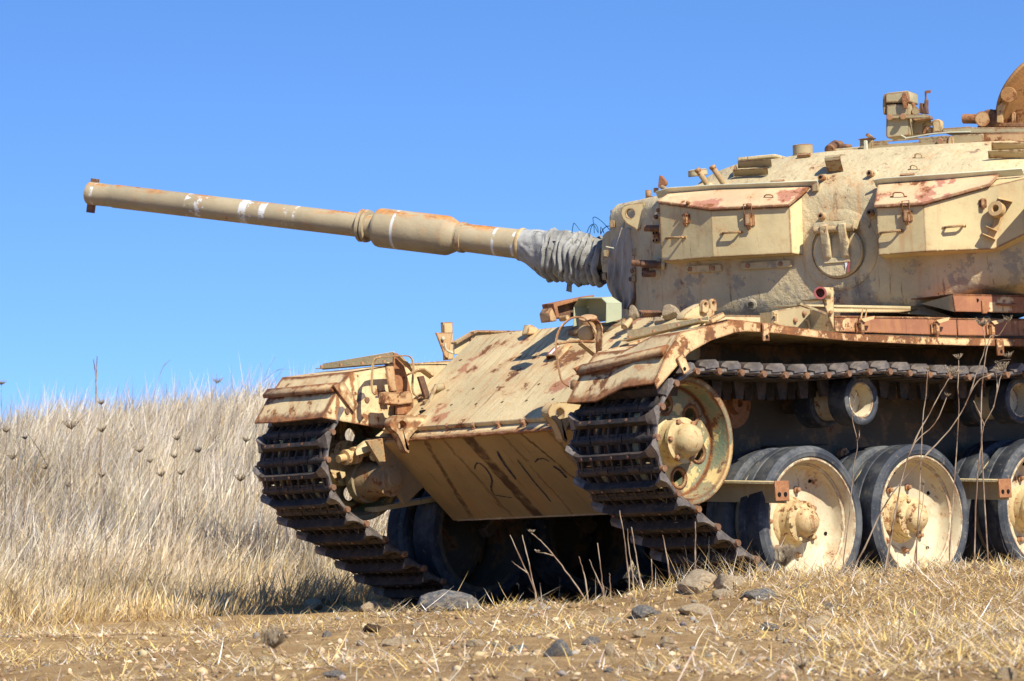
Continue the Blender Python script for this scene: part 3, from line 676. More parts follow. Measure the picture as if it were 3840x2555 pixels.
def make_link():
    """one shoe: x = along the track (towards the ground end), y = across, z = outwards"""
    mb = MB(); W2 = .305
    # grouser: a heavy bar across the shoe whose two ends sweep back and down into rounded horns
    sec = []
    N_ = 25
    for i in range(N_):
        v = -1 + 2 * i / (N_ - 1); e = max(0, abs(v) - .70) / .30
        x = -.030 * e ** 1.6; top = .058 - .004 * e; bot = .004 + .004 * e; hw = .0165 + .029 * e ** 1.6
        y = v * (W2 + .012); sec.append((x, y, top, bot, hw, e))
    vs_ = []
    for x, y, top, bot, hw, e in sec:
        for (a, b), (a2, b2) in zip(((-1, 0), (1, 0), (1, .62), (.72, 1), (-.72, 1), (-1, .62)), ((-1.05, .12), (1.1, -.05), (1.1, .16), (.35, .42), (-.50, 1.), (-.98, .66))):
            a, b = a + (a2 - a) * e, b + (b2 - b) * e; vs_.append((x + a * hw, y, bot + b * (top - bot)))
    K = 6; n = len(sec)
    for i in range(n - 1):
        worn = abs(sec[i][1] + sec[i + 1][1]) / 2 > .262
        mb.add([vs_[i * K + k] for k in range(K)] + [vs_[(i + 1) * K + k] for k in range(K)], [(k, (k + 1) % K, K + (k + 1) % K, K + k) for k in range(K)] + ([tuple(range(K))] if i == 0 else []) + ([tuple(range(K, 2 * K))] if i == n - 2 else []), 1 if worn else 0)
    # ribs of the recessed web, open between
    for k in range(8):
        v = -.255 + k * .073; mb.box((.010, v, .000), (.140, .013, .030), Matrix.Rotation(R(5 if k % 2 else -6), 3, 'Z'))
    mb.box((.066, 0, -.006), (.024, .57, .030)); mb.box((-.066, 0, -.006), (.018, .57, .026)); mb.box((.0, -.288, -.002), (.14, .016, .026)); mb.box((.0, .288, -.002), (.14, .016, .026))
    mb.box((-.004, 0, -.024), (.104, .54, .006))
    for a, b in ((-.30, -.16), (-.07, .07), (.16, .30)): mb.cyl((.0815, a, -.006), (.0815, b, -.006), .022, n=10)
    for a, b in ((-.155, -.075), (.075, .155)): mb.cyl((-.0815, a, -.006), (-.0815, b, -.006), .022, n=10)
    for s in (-1, 1):
        mb.cyl((.0815, s * .300, -.006), (.0815, s * .322, -.006), .0205, .017, n=10, m=2)
        # rib that links the horn to the pin on the flank
        mb.tube([(.075, s * .298, -.004), (.03, s * .296, .0), (-.02, s * .298, .004), (-.055, s * .302, .004)], .0125, 6, 1)
    for s in (-1, 1): mb.ext([(-.042, s * .035, -.02), (.042, s * .035, -.02), (.026, s * .035, -.118), (-.026, s * .035, -.118)], (0, s * .022, 0))
    for v in (-.20, -.13, .02, .14): mb.cyl((.0, v, .0635), (.0, v, .0665), .008, n=8, m=2)
    me = mb.mesh('track_link', bevel=0, smooth=38); return me
LINK = make_link()
for m in (M['track'], M['trackworn'], M['pin']): LINK.materials.append(m)
def track_path(zt_end):
    # common outside tangent below idler and first road wheel, then the idler arc, then the top run over the rollers
    r1, r2 = .355, .43; c1, c2 = Vector((IC.x, IC.z)), Vector((0, .42)); d = c1 - c2; L = d.length
    ang = math.atan2(d.y, d.x); be = math.asin((r1 - r2) / L); nx = ang - math.pi / 2 - be * -1
    nrm = Vector((math.cos(nx), math.sin(nx)))
    A = c2 + nrm * r2; B = c1 + nrm * r1
    pts = [Vector((-3.2, -.01)), Vector((-.03, -.01))]
    a0 = math.atan2(nrm.y, nrm.x)
    for i in range(1, 7): a = -math.pi / 2 + (a0 + math.pi / 2) * i / 6; pts.append(c2 + Vector((math.cos(a), math.sin(a))) * r2)
    for i in range(1, 9):
        u = i / 9; pts.append(A.lerp(B, u) + Vector((0, -.022 * math.sin(math.pi * u))))
    for i in range(25): a = a0 + (math.pi / 2 + .02 - a0) * i / 24; pts.append(c1 + Vector((math.cos(a), math.sin(a))) * r1)
    for x, z in ((.6, 1.204), (.2, 1.190), (-.1, 1.192), (-.46, 1.214), (-.8, 1.195), (-1.2, 1.180), (-1.5, 1.190), (-1.8, 1.206), (-2.4, 1.18), (-3.1, 1.206), (-3.7, 1.18), (-4.4, 1.2), (-5.2, 1.12)): pts.append(Vector((x, z)))
    return pts
def lay_track(yc, keep):
    tr = empty('track', (0, 0, 0), tank); pts = track_path(0); PITCH = .1635
    acc = [0]
    for a, b in zip(pts, pts[1:]): acc.append(acc[-1] + (b - a).length)
    def pos(s):
        for i in range(len(acc) - 1):
            if s <= acc[i + 1]: return pts[i].lerp(pts[i + 1], (s - acc[i]) / (acc[i + 1] - acc[i]))
        return pts[-1]
    s = .05; k = 0
    while s + PITCH < acc[-1]:
        a, b = pos(s), pos(s + PITCH); m = (a + b) / 2; t = (b - a).normalized(); s += PITCH; k += 1
        if not keep(m): continue
        tx = Vector((-t.x, 0, -t.y)); ty = Vector((0, 1, 0)); tz = tx.cross(ty)   # outward side of the loop
        rr = random.Random(k * 7 + int(yc * 10))
        o = link('track_link', LINK, None, tr)
        o.matrix_local = Matrix.Translation((m.x, yc + rr.uniform(-.004, .004), m.y)) @ Matrix((tx, ty, tz)).transposed().to_4x4() @ Matrix.Rotation(rr.uniform(-.02, .02), 4, 'Y')
lay_track(1.32, lambda m: True)
lay_track(-1.32, lambda m: m.x > -2.4)
# ------------------------------------------------------------------ turret
def catmull(pts, k=6):
    pts = [Vector(p) for p in pts]; out = []
    for i in range(len(pts) - 1):
        p0, p1, p2, p3 = pts[max(i - 1, 0)], pts[i], pts[i + 1], pts[min(i + 2, len(pts) - 1)]
        for j in range(k):
            t = j / k; out.append(.5 * ((2 * p1) + (p2 - p0) * t + (2 * p0 - 5 * p1 + 4 * p2 - p3) * t * t + (3 * p1 - p0 - 3 * p2 + p3) * t ** 3))
    return out + [pts[-1]]
PHI = R(-66.0); TC = Vector((-1.75, 0, 0))     # the turret is trained well to the tank's right
XT = Vector((math.cos(PHI), math.sin(PHI), 0)); YT = Vector((-math.sin(PHI), math.cos(PHI), 0)); ZT = Vector((0, 0, 1))
def TW(x, y, z=0.): return TC + XT * x + YT * y + ZT * z
def TD(x, y, z=0.): return (XT * x + YT * y + ZT * z).normalized()
def tt(px, py, y): return atp(px, py, TC + YT * y, YT)          # point of the photograph in the turret's own upright plane y
def TL(p): v = p - TC; return Vector((v.dot(XT), v.dot(YT), v.z))
PLAN = [(1.20, 0), (1.20, .26), (1.14, .34), (.98, .47), (.86, .60), (.63, .765), (.3, .85), (-.1, .895), (-.5, .93), (-1.0, .95), (-1.45, .915), (-1.8, .75), (-1.95, .4), (-1.96, 0)]
def ztop(x): return 2.322 + .030 * x
def zroof(x):
    xs = [1.3, 1.05, .9, .7, .5, .28, -.25, -1.46, -2.1]; zs = [2.37, 2.40, 2.425, 2.472, 2.522, 2.556, 2.563, 2.535, 2.50]
    for i in range(len(xs) - 1):
        if x >= xs[i + 1]: u = (xs[i] - x) / (xs[i] - xs[i + 1]); return zs[i] + (zs[i + 1] - zs[i]) * max(0, u)
    return zs[-1]
def turret_shell():
    half = catmull([(x, y, 0) for x, y in PLAN], 6); cx = -.35
    full = half + [Vector((p.x, -p.y, 0)) for p in reversed(half[1:-1])]; n = len(full); rows = []
    def inset(p, d):
        yy = max(abs(p.y) - d, 0) * (1 if p.y >= 0 else -1); fx = (p.x - cx); xx = cx + fx * max(0, 1 - d * .62 / max(abs(fx), .6)); return xx, yy
    def row(fn): rows.append([fn(p) for p in full])
    zb = lambda x: .10 * min(1, max(0, (-.95 - x) / .35))
    row(lambda p: Vector((*inset(p, .055), 1.572 + zb(p.x))))
    row(lambda p: Vector((*inset(p, .018), 1.60 + zb(p.x))))
    row(lambda p: Vector((*inset(p, .0), 1.70 + zb(p.x) * .7)))
    row(lambda p: Vector((*inset(p, -.004), 1.92)))
    row(lambda p: Vector((*inset(p, .004), ztop(p.x) - .05)))
    row(lambda p: Vector((*inset(p, .022), ztop(p.x) - .005)))
    row(lambda p: Vector((*inset(p, .060), ztop(p.x) + .03)))
    for u in (.25, .5, .75, .93):
        row(lambda p, u=u: Vector((*inset(p, .06 + .33 * u), (ztop(p.x) + .03) * (1 - u) + (zroof(p.x) - .012) * u + .012 * math.sin(math.pi * u))))
    row(lambda p: Vector((*inset(p, .41), zroof(inset(p, .41)[0]))))
    row(lambda p: Vector((*inset(p, .46), zroof(inset(p, .46)[0]) + .004)))
    row(lambda p: Vector((inset(p, .48)[0], inset(p, .46)[1] * .4, zroof(inset(p, .48)[0]) + .006)))
    mb = MB(); vs_ = [v for r in rows for v in r]; o = len(rows)
    for i, v in enumerate(vs_):     # rough casting
        a = mnoise.noise(v * 3.1) * .008 + mnoise.noise(v * 9.) * .003
        v.y += a * (1 if v.y > 0 else -1); v.z += a * .5
    fs = [(i * n + k, i * n + (k + 1) % n, (i + 1) * n + (k + 1) % n, (i + 1) * n + k) for i in range(o - 1) for k in range(n)]
    h = n // 2
    for k in range(h): fs.append(tuple((o - 1) * n + q for q in (k, k + 1, (n - k - 1) % n, (n - k) % n)) if k else ((o - 1) * n, (o - 1) * n + 1, (o - 1) * n + n - 1))
    fs += [tuple(range(n - 1, -1, -1))]
    mb.add([TW(*v) for v in vs_], fs)
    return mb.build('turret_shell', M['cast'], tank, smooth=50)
shell = turret_shell(); TB = bvh(shell)
turret = empty('turret_fittings', (0, 0, 0), tank)
MB().lathe([(0, 1.04), (.05, 1.04)], (-1.75, 0, 1.545), (0, 0, 1), 64).build('turret_ring', M['hullside'], turret)

def on_turret(px, py):
    p, n = hit(TB, px, py)
    return p, n

# --- stowage boxes on the turret side
def handle(parent, a, b, n, out=.03, r=.006, mat=None, nm='handle'):
    """bent rod grab handle between a and b standing off along n, with flattened feet"""
    d = (b - a).normalized(); n = Vector(n).normalized()
    MB().tube([a - d * .012, a + d * .004, a + n * out * .75 + d * .008, a + n * out + d * .02, b + n * out - d * .02, b + n * out * .75 - d * .008, b - d * .004, b + d * .012], r, 7).build(nm, mat or M['handle'], parent)
def latch(parent, p, n, s=1., loop=True):
    """toggle latch: base plate, body, lever and wire loop"""
    F = frame(n); q = lambda x, y, z: p + F @ Vector((x * s, y * s, z * s))
    mb = MB().box(q(.0, -.015, .003), (.062 * s, .060 * s, .006), F)
    mb.box(q(0, -.012, .018), (.030 * s, .070 * s, .024 * s), F); mb.cyl(q(-.024, .012, .02), q(.024, .012, .02), .008 * s, n=8); mb.box(q(0, -.05, .022), (.022 * s, .03 * s, .012), F @ Matrix.Rotation(.5, 3, 'X'))
    if loop: mb.tube([q(-.022, .0, .024), q(-.022, .075, .026), q(.022, .075, .026), q(.022, .0, .024)], .0038 * s, 6)
    mb.build('latch', M['bracket'], parent, bevel=.0015)
def stowage_box(Pl, face_top, face_bot, hinge, name_lab, nface):
    """Pl: outline from the front end to the rear end, outer vertical edges with top / bottom heights; hinge: back line of the lid"""
    bx = empty('stowage_box', (0, 0, 0), tank); bx['label'] = name_lab
    n = len(Pl)
    vs_ = []
    for i in range(n):
        vs_ += [TW(Pl[i][0], Pl[i][1], face_top[i]), TW(Pl[i][0], Pl[i][1], face_bot[i])]
    for i in range(n):
        h_ = hinge[i] - YT * .03; vs_ += [h_ - ZT * .012, Vector((h_.x, h_.y, face_bot[i] - .012))]
    fs = []
    for i in range(n - 1):
        fs.append((2 * i, 2 * i + 1, 2 * i + 3, 2 * i + 2)); o = 2 * n
        fs.append((2 * i + 1, o + 2 * i + 1, o + 2 * i + 3, 2 * i + 3)); fs.append((2 * i, 2 * i + 2, o + 2 * i + 2, o + 2 * i)); fs.append((o + 2 * i, o + 2 * i + 2, o + 2 * i + 3, o + 2 * i + 1))
    o = 2 * n; fs.append((0, o, o + 1, 1)); fs.append((2 * n - 2, 2 * n - 1, o + 2 * n - 1, o + 2 * n - 2))
    body = MB().add(vs_, fs).build('box_body', M['box'], bx, bevel=.003, smooth=0)
    return bx, body

def box_one():
    XY = [(.631, .880), (.262, 1.000), (-.212, 1.000), (-.283, .855)]
    Zb = [tt(*cB1(600, 1128), .88).z, tt(*cB1(1117, 1085), 1.0).z, tt(*cB1(1870, 1048), 1.0).z, tt(*cB1(2083, 1082), .855).z]
    Zt = [tt(*cB1(655, 548), .88).z, tt(*cB1(1150, 622), 1.0).z, tt(*cB1(1895, 588), 1.0).z, tt(*cB1(2090, 425), .855).z]
    hg = [tt(*cB1(672, 465), .755), tt(*cB1(1150, 432), .82), tt(*cB1(1760, 405), .86), tt(*cB1(2072, 392), .875)]
    bx, body = stowage_box(XY, Zt, Zb, hg, 'front stowage box with faded red lid', None)
    # lid: folded sheet overhanging the face a little
    ev = [TW(.637, .893, Zt[0] + .012), TW(.263, 1.020, Zt[1] + .012), TW(-.218, 1.020, Zt[2] + .012)]; hh = [h + Vector((0, 0, .006)) for h in hg]; hh = [hh[0], hh[1], hh[3]]
    top = MB()
    vs_ = ev + [hh[0], hg[1].lerp(hg[2], .1) + Vector((0, 0, .012)), hh[2]]
    top.add(vs_ + [v - Vector((0, 0, .012)) for v in vs_], [(0, 1, 4, 3), (1, 2, 5, 4), (6, 9, 10, 7), (7, 10, 11, 8), (0, 6, 7, 1), (1, 7, 8, 2), (2, 8, 11, 5), (5, 11, 10, 4), (4, 10, 9, 3), (3, 9, 6, 0)])
    lid = top.build('lid', M['lid'], bx, bevel=.002, smooth=25)
    BT = bvh(body)
    p, n = hit(BT, *cB1(850, 690)); latch(bx, p, n, .85, False)
    p, n = hit(BT, *cB1(1465, 700)); latch(bx, p, n, 1.05)
    for a, b in (((660, 900), (830, 890)), ((1205, 850), (1385, 840))):
        p, n = hit(BT, *cB1(*a)); q, _ = hit(BT, *cB1(*b)); handle(bx, p, q, n, .032, .0075, M['box'])
    LT = bvh(lid); p, n = hit(LT, *cB1(1605, 510)); q, _ = hit(LT, *cB1(1708, 508)); handle(bx, p, q, TD(0, .4, 1), .022, .004, M['rust'])
    for x, y in ((865, 557), (1455, 580)):
        p = tt(*cB1(x, y), .96 if x < 1000 else 1.022); MB().lathe([(0, .012), (.012, .012), (.02, .006)], p, TD(0, .9, .4), 8).build('lid_stop', M['rust'], bx)
    # bright rain strip at the hinge
    a = [tt(*cB1(560, 482), .71), tt(*cB1(700, 442), .76), tt(*cB1(1150, 415), .82), tt(*cB1(2145, 372), .88)]
    MB().strap([v + YT * .005 + ZT * .004 for v in a], .055, .008, TD(0, .75, .66)).build('rain_strip', M['ledge'], bx, bevel=.002)
    p = tt(*cB1(2118, 405), .90); MB().box(p, (.035, .05, .045), Matrix.Rotation(PHI, 3, 'Z')).build('strip_bracket', M['flap'], bx, bevel=.003)
    # welded mounting feet below the box
    for (x0, y0), (x1, y1) in (((850, 1205), (1200, 1190)), ((1390, 1175), (1885, 1145))):
        p, n = on_turret(*cB1((x0 + x1) / 2, (y0 + y1) / 2)); a, _ = on_turret(*cB1(x0, y0)); b, _ = on_turret(*cB1(x1, y1))
        d = (b - a); nn = d.cross(Vector((0, 0, 1))).normalized(); nn = nn if nn.dot(YT) > 0 else -nn
        pl = MB().ext([a + Vector((0, 0, .022)), b + Vector((0, 0, .022)), b - Vector((0, 0, .022)), a - Vector((0, 0, .022))], nn * .022).build('mounting_foot', M['cast'], bx, bevel=.006)
        for u in (.15, .8): MB().lathe([(0, .014), (.012, .014), (.016, .009)], a.lerp(b, u) + nn * .018, nn, 8).build('bolt', M['bolt'], bx)
box_one()

def box_two():
    XY = [(-.762, 1.110), (-1.046, 1.135), (-1.398, 1.005), (-1.66, .92)]
    Zb = [tt(*cB2(640, 1065), 1.11).z, tt(*cB2(1112, 1028), 1.135).z, tt(*cB2(1780, 1005), 1.005).z, 2.0]
    Zt = [tt(*cB2(625, 598), 1.11).z, tt(*cB2(1195, 565), 1.135).z, tt(*cB2(1780, 385), 1.005).z, 2.285]
    hg = [tt(*cB2(650, 375), .945), tt(*cB2(1195, 335), .945), tt(*cB2(1820, 288), .93), TW(-1.68, .88, 2.30)]
    bx, body = stowage_box(XY, Zt, Zb, hg, 'rear stowage box with scraped rusty lid', None)
    ev = [TW(-.755, 1.130, Zt[0] + .012), TW(-1.044, 1.157, Zt[1] + .012), TW(-1.40, 1.023, Zt[2] + .012)]; hh = [hg[0] + XT * .01 + ZT * .01, hg[1] + ZT * .01, hg[2] + ZT * .01]
    vs_ = ev + hh
    lid = MB().add(vs_ + [v - Vector((0, 0, .014)) for v in vs_], [(0, 1, 4, 3), (1, 2, 5, 4), (6, 9, 10, 7), (7, 10, 11, 8), (0, 6, 7, 1), (1, 7, 8, 2), (2, 8, 11, 5), (5, 11, 10, 4), (4, 10, 9, 3), (3, 9, 6, 0)]).build('lid', M['lid'], bx, bevel=.002, smooth=25)
    BT = bvh(body)
    p, n = hit(BT, *cB2(925, 660)); latch(bx, p, n, .95)
    p, n = hit(BT, *cB2(1660, 540)); latch(bx, p, n, .7, False)
    for a, b in (((660, 850), (865, 825)), ((1285, 795), (1475, 778))):
        p, n = hit(BT, *cB2(*a)); q, _ = hit(BT, *cB2(*b)); handle(bx, p, q, n, .032, .0075, M['box'])
    LT = bvh(lid); p, n = hit(LT, *cB2(775, 490)); q, _ = hit(LT, *cB2(900, 488)); handle(bx, p, q, TD(0, .5, 1), .024, .004, M['rust'])
    a = [tt(*cB2(605, 372), .95), tt(*cB2(700, 352), .95), tt(*cB2(1300, 312), .95), tt(*cB2(2060, 258), .90)]
    MB().strap([v + YT * .005 + ZT * .006 for v in a], .055, .008, TD(0, .75, .66)).build('rain_strip', M['ledge'], bx, bevel=.002)
    # antenna clamp bracket: long plate with ring and shelf
    p0, n = hit(BT, *cB2(1900, 520)); p1, _ = hit(BT, *cB2(1735, 890)); d = (p1 - p0); sd = n.cross(d).normalized()
    br = empty('clamp_bracket', (0, 0, 0), bx)
    mb = MB().ext([p0 + sd * .02, p0 - sd * .02, p1 - sd * .02, p1 + sd * .02], n * .012)
    c = p0.lerp(p1, .34) + n * .05 - sd * .03
    mb.lathe([(-.022, .045), (.022, .045), (.022, .020), (-.022, .020), (-.022, .045)], c, n + TD(.4, 0, .2) * .5, 18, cap=False)
    mb.ext([p1 + sd * .03, p1 - sd * .05, p1 - sd * .05 + n * .055, p1 + sd * .03 + n * .055], (0, 0, -.008)); mb.ext([p0 + sd * .03, p0 - sd * .05, p0 - sd * .06 + n * .075 - Vector((0, 0, .02)), p0 + sd * .03 + n * .05], (0, 0, -.008))
    mb.ext([p1.lerp(p0, .2) + sd * .02, p1.lerp(p0, .2) - sd * .05, p1.lerp(p0, .2) - sd * .05 + n * .045, p1.lerp(p0, .2) + sd * .02 + n * .045], (0, 0, -.006))
    mb.build('clamp_bracket', M['handle'], bx, bevel=.002); bpy.data.objects.remove(br)
box_two()

# --- round loading hatch in the turret wall
def loading_hatch():
    p, n = on_turret(*cB2(260, 1010)); n = TD(.07, 1, .03); F = frame(n)
    lh = empty('loading_hatch', (0, 0, 0), tank); q = lambda x, y, z: p + F @ Vector((x, y, z))
    MB().lathe([(-.03, .232), (.006, .232), (.018, .212), (.018, .168), (.0, .165)], q(0, 0, -.004), n, 48, cap=False).build('seat_ring', M['cast'], lh)
    MB().lathe([(-.02, .150), (.030, .150), (.042, .138), (.046, .0)], q(.0, -.015, 0), n, 48).build('cover', M['cast'], lh, smooth=30)
    mb = MB().box(q(0, .128, .045), (.26, .055, .085), F); mb.build('hinge_block', M['cast'], lh, bevel=.014, seg=2)
    for x in (-.055, .055):
        mb = MB().ext([q(x - .024, .150, .045), q(x - .024, .135, .105), q(x - .024, .095, .098), q(x - .024, -.045, .066), q(x - .024, -.060, .046), q(x - .024, .0, .046)], F @ Vector((.048, 0, 0))); mb.build('hinge_arm', M['cast'], lh, bevel=.005)
    MB().cyl(q(-.12, .112, .075), q(.12, .112, .075), .020, n=14).build('hinge_pin', M['lamp'], lh)
    MB().box(q(0, -.065, .046), (.16, .03, .012), F).build('arm_pad', M['cast'], lh, bevel=.003)
    MB().ext([q(.055, -.045, .0475), q(.067, -.05, .0475), q(.060, -.10, .0475), q(.050, -.12, .0475), q(.047, -.08, .0475)], n * .0012).build('paint_mark', M['white'], lh)
    MB().ext([q(.070, -.06, .0472), q(.080, -.08, .0472), q(.070, -.135, .0472), q(.056, -.14, .0472), q(.062, -.10, .0472)], n * .0008).build('paint_mark', M['primer'], lh)
loading_hatch()

# --- stubs, tubes and small brackets on the turret wall
def stub(px, py, L, r, d=None, mat='lamp', hollow=False, cap=False):
    p, n = on_turret(px, py)
    if p is None: return
    d = Vector(d).normalized() if d else n
    mb = MB().cyl(p - d * .02, p + d * L, r, n=12)
    if cap: mb.lathe([(0, r * 1.28), (.016, r * 1.28), (.019, r)], p + d * (L - .012), d, 6)
    o = mb.build('stub', M[mat], turret, bevel=.002)
    mb = MB().lathe([(-.01, r * 1.7), (.008, r * 1.5), (.012, r)], p, d, 12); mb.build('weld_collar', M['cast'], turret)
    if hollow: MB().cyl(p + d * (L - .004), p + d * (L + .0012), r * .55, n=12).build('bore', M['void'], turret)
for q, L in (((785, 385), .075), ((1060, 385), .115), ((1225, 385), .135)): stub(*cB1(*q), L, .017, TD(.42, .35, .84), 'lamp', cap=True)
for q in ((2195, 318), (2195, 695)): stub(*cB1(*q), .055, .0185, TD(.05, 1, .12), 'bracket', True)
for q in ((580, 278), (580, 662)): stub(*cB2(*q), .055, .0185, TD(.05, 1, .12), 'bracket', True)
for q, L in (((600, 805), .10), ((575, 1150), .16), ((620, 1160), .13)): stub(*cB1(*q), L, .020, TD(.95, .3, .08), 'darkrust')
for q, L in (((495, 1210), .05), ((560, 1245), .09)): stub(*cB1(*q), L, .020, TD(.85, .6, 0), 'darkrust', True)
for q in ((600, 625), (575, 690), (630, 590), (345, 1220), (330, 1300)): stub(*cB1(*q), .03, .014, TD(.5, .8, 0), 'darkrust')
stub(*cB1(1485, 1550), .012, .022, None, 'void')
p, n = on_turret(*cB1(560, 885)); F = frame(n); MB().box(p + F @ Vector((0, 0, .008)), (.055, .075, .016), F).build('junction_plate', M['bracket'], turret, bevel=.008)
for x, y in ((-.014, .022), (.014, .022), (-.014, -.022), (.014, -.022)): MB().cyl(p + F @ Vector((x, y, .014)), p + F @ Vector((x, y, .018)), .008, n=10).build('bolt_hole', M['void'], turret)

# --- deflector flaps: paired plates standing on the sloping turret top
def roof_flaps():
    for c, (bl, br, tr, tl) in ((cB1, ((1315, 298), (1648, 278), (1640, 210), (1308, 226))), (cB1, ((1352, 216), (1683, 200), (1675, 124), (1348, 140))),
                                (cB2, ((1715, 122), (2120, 112), (2120, 28), (1710, 42))), (cB2, ((1745, 40), (2120, 28), (2120, -40), (1745, -40)))):
        p, n = on_turret(*c(*bl)); q, m = on_turret(*c(*br)); ya = TL(p).y + .012; yb = (TL(q).y + .012) if q else ya
        a, b = tt(*c(*bl), ya), tt(*c(*br), yb); t0, t1 = tt(*c(*tl), ya + .045), tt(*c(*tr), yb + .045)
        MB().ext([a, b, t1, t0], YT * -.006 + ZT * .003).build('deflector_flap', M['flap'], turret, bevel=.002)
    p, _ = on_turret(*cB1(1312, 296)); q, _ = on_turret(*cB1(1350, 215))
    MB().ext([p, q, q + ZT * .02 + YT * .03, tt(*cB1(1308, 226), TL(p).y + .055)], XT * .005).build('flap_web', M['flap'], turret)
    # bent hood (curved plate) between them
    p, n = on_turret(*cB2(140, 250)); yb = TL(p).y + .015
    side = [tt(*cB2(140, 250), yb), tt(*cB2(110, 140), yb + .05), tt(*cB2(108, 112), yb + .05)]
    side += [side[2] + ZT * .014 - YT * .02, side[2] + ZT * .020 - YT * .09]
    v = tt(*cB2(295, 250), yb) - side[0]; v = XT * v.dot(XT)
    mb = MB(); k = len(side); w = [s_ + v for s_ in side]; of = YT * -.007 - ZT * .004
    allv = side + w + [s_ + of for s_ in side] + [s_ + of for s_ in w]
    fs = []
    for i in range(k - 1): fs += [(i, i + 1, k + i + 1, k + i), (2 * k + i, 3 * k + i, 3 * k + i + 1, 2 * k + i + 1), (i, 2 * k + i, 2 * k + i + 1, i + 1), (k + i, k + i + 1, 3 * k + i + 1, 3 * k + i)]
    fs += [(0, k, 3 * k, 2 * k), (k - 1, 3 * k - 1, 4 * k - 1, 2 * k - 1)]
    mb.add(allv, fs).build('bent_hood', M['flap'], turret, smooth=30)
    for c, a, b in ((cB2, (990, 112), (1075, 112)), (cB2, (945, 225), (1030, 225))):
        p, n = on_turret(*c(*a)); q, _ = on_turret(*c(*b)); handle(turret, p, q, n + Vector((0, 0, .3)), .026, .0042, M['handle'], 'roof_loop')
    # flat bolted lugs near the rain strips
    for c, (x, y) in ((cB1, (1745, 362)), (cB2, (925, 298)), (cB1, (2005, 105))):
        p, n = on_turret(*c(x, y))
        if p is None: continue
        F = frame(n); MB().box(p + n * .010, (.085, .022, .020), F).build('clip', M['bracket'], turret, bevel=.003)
roof_flaps()
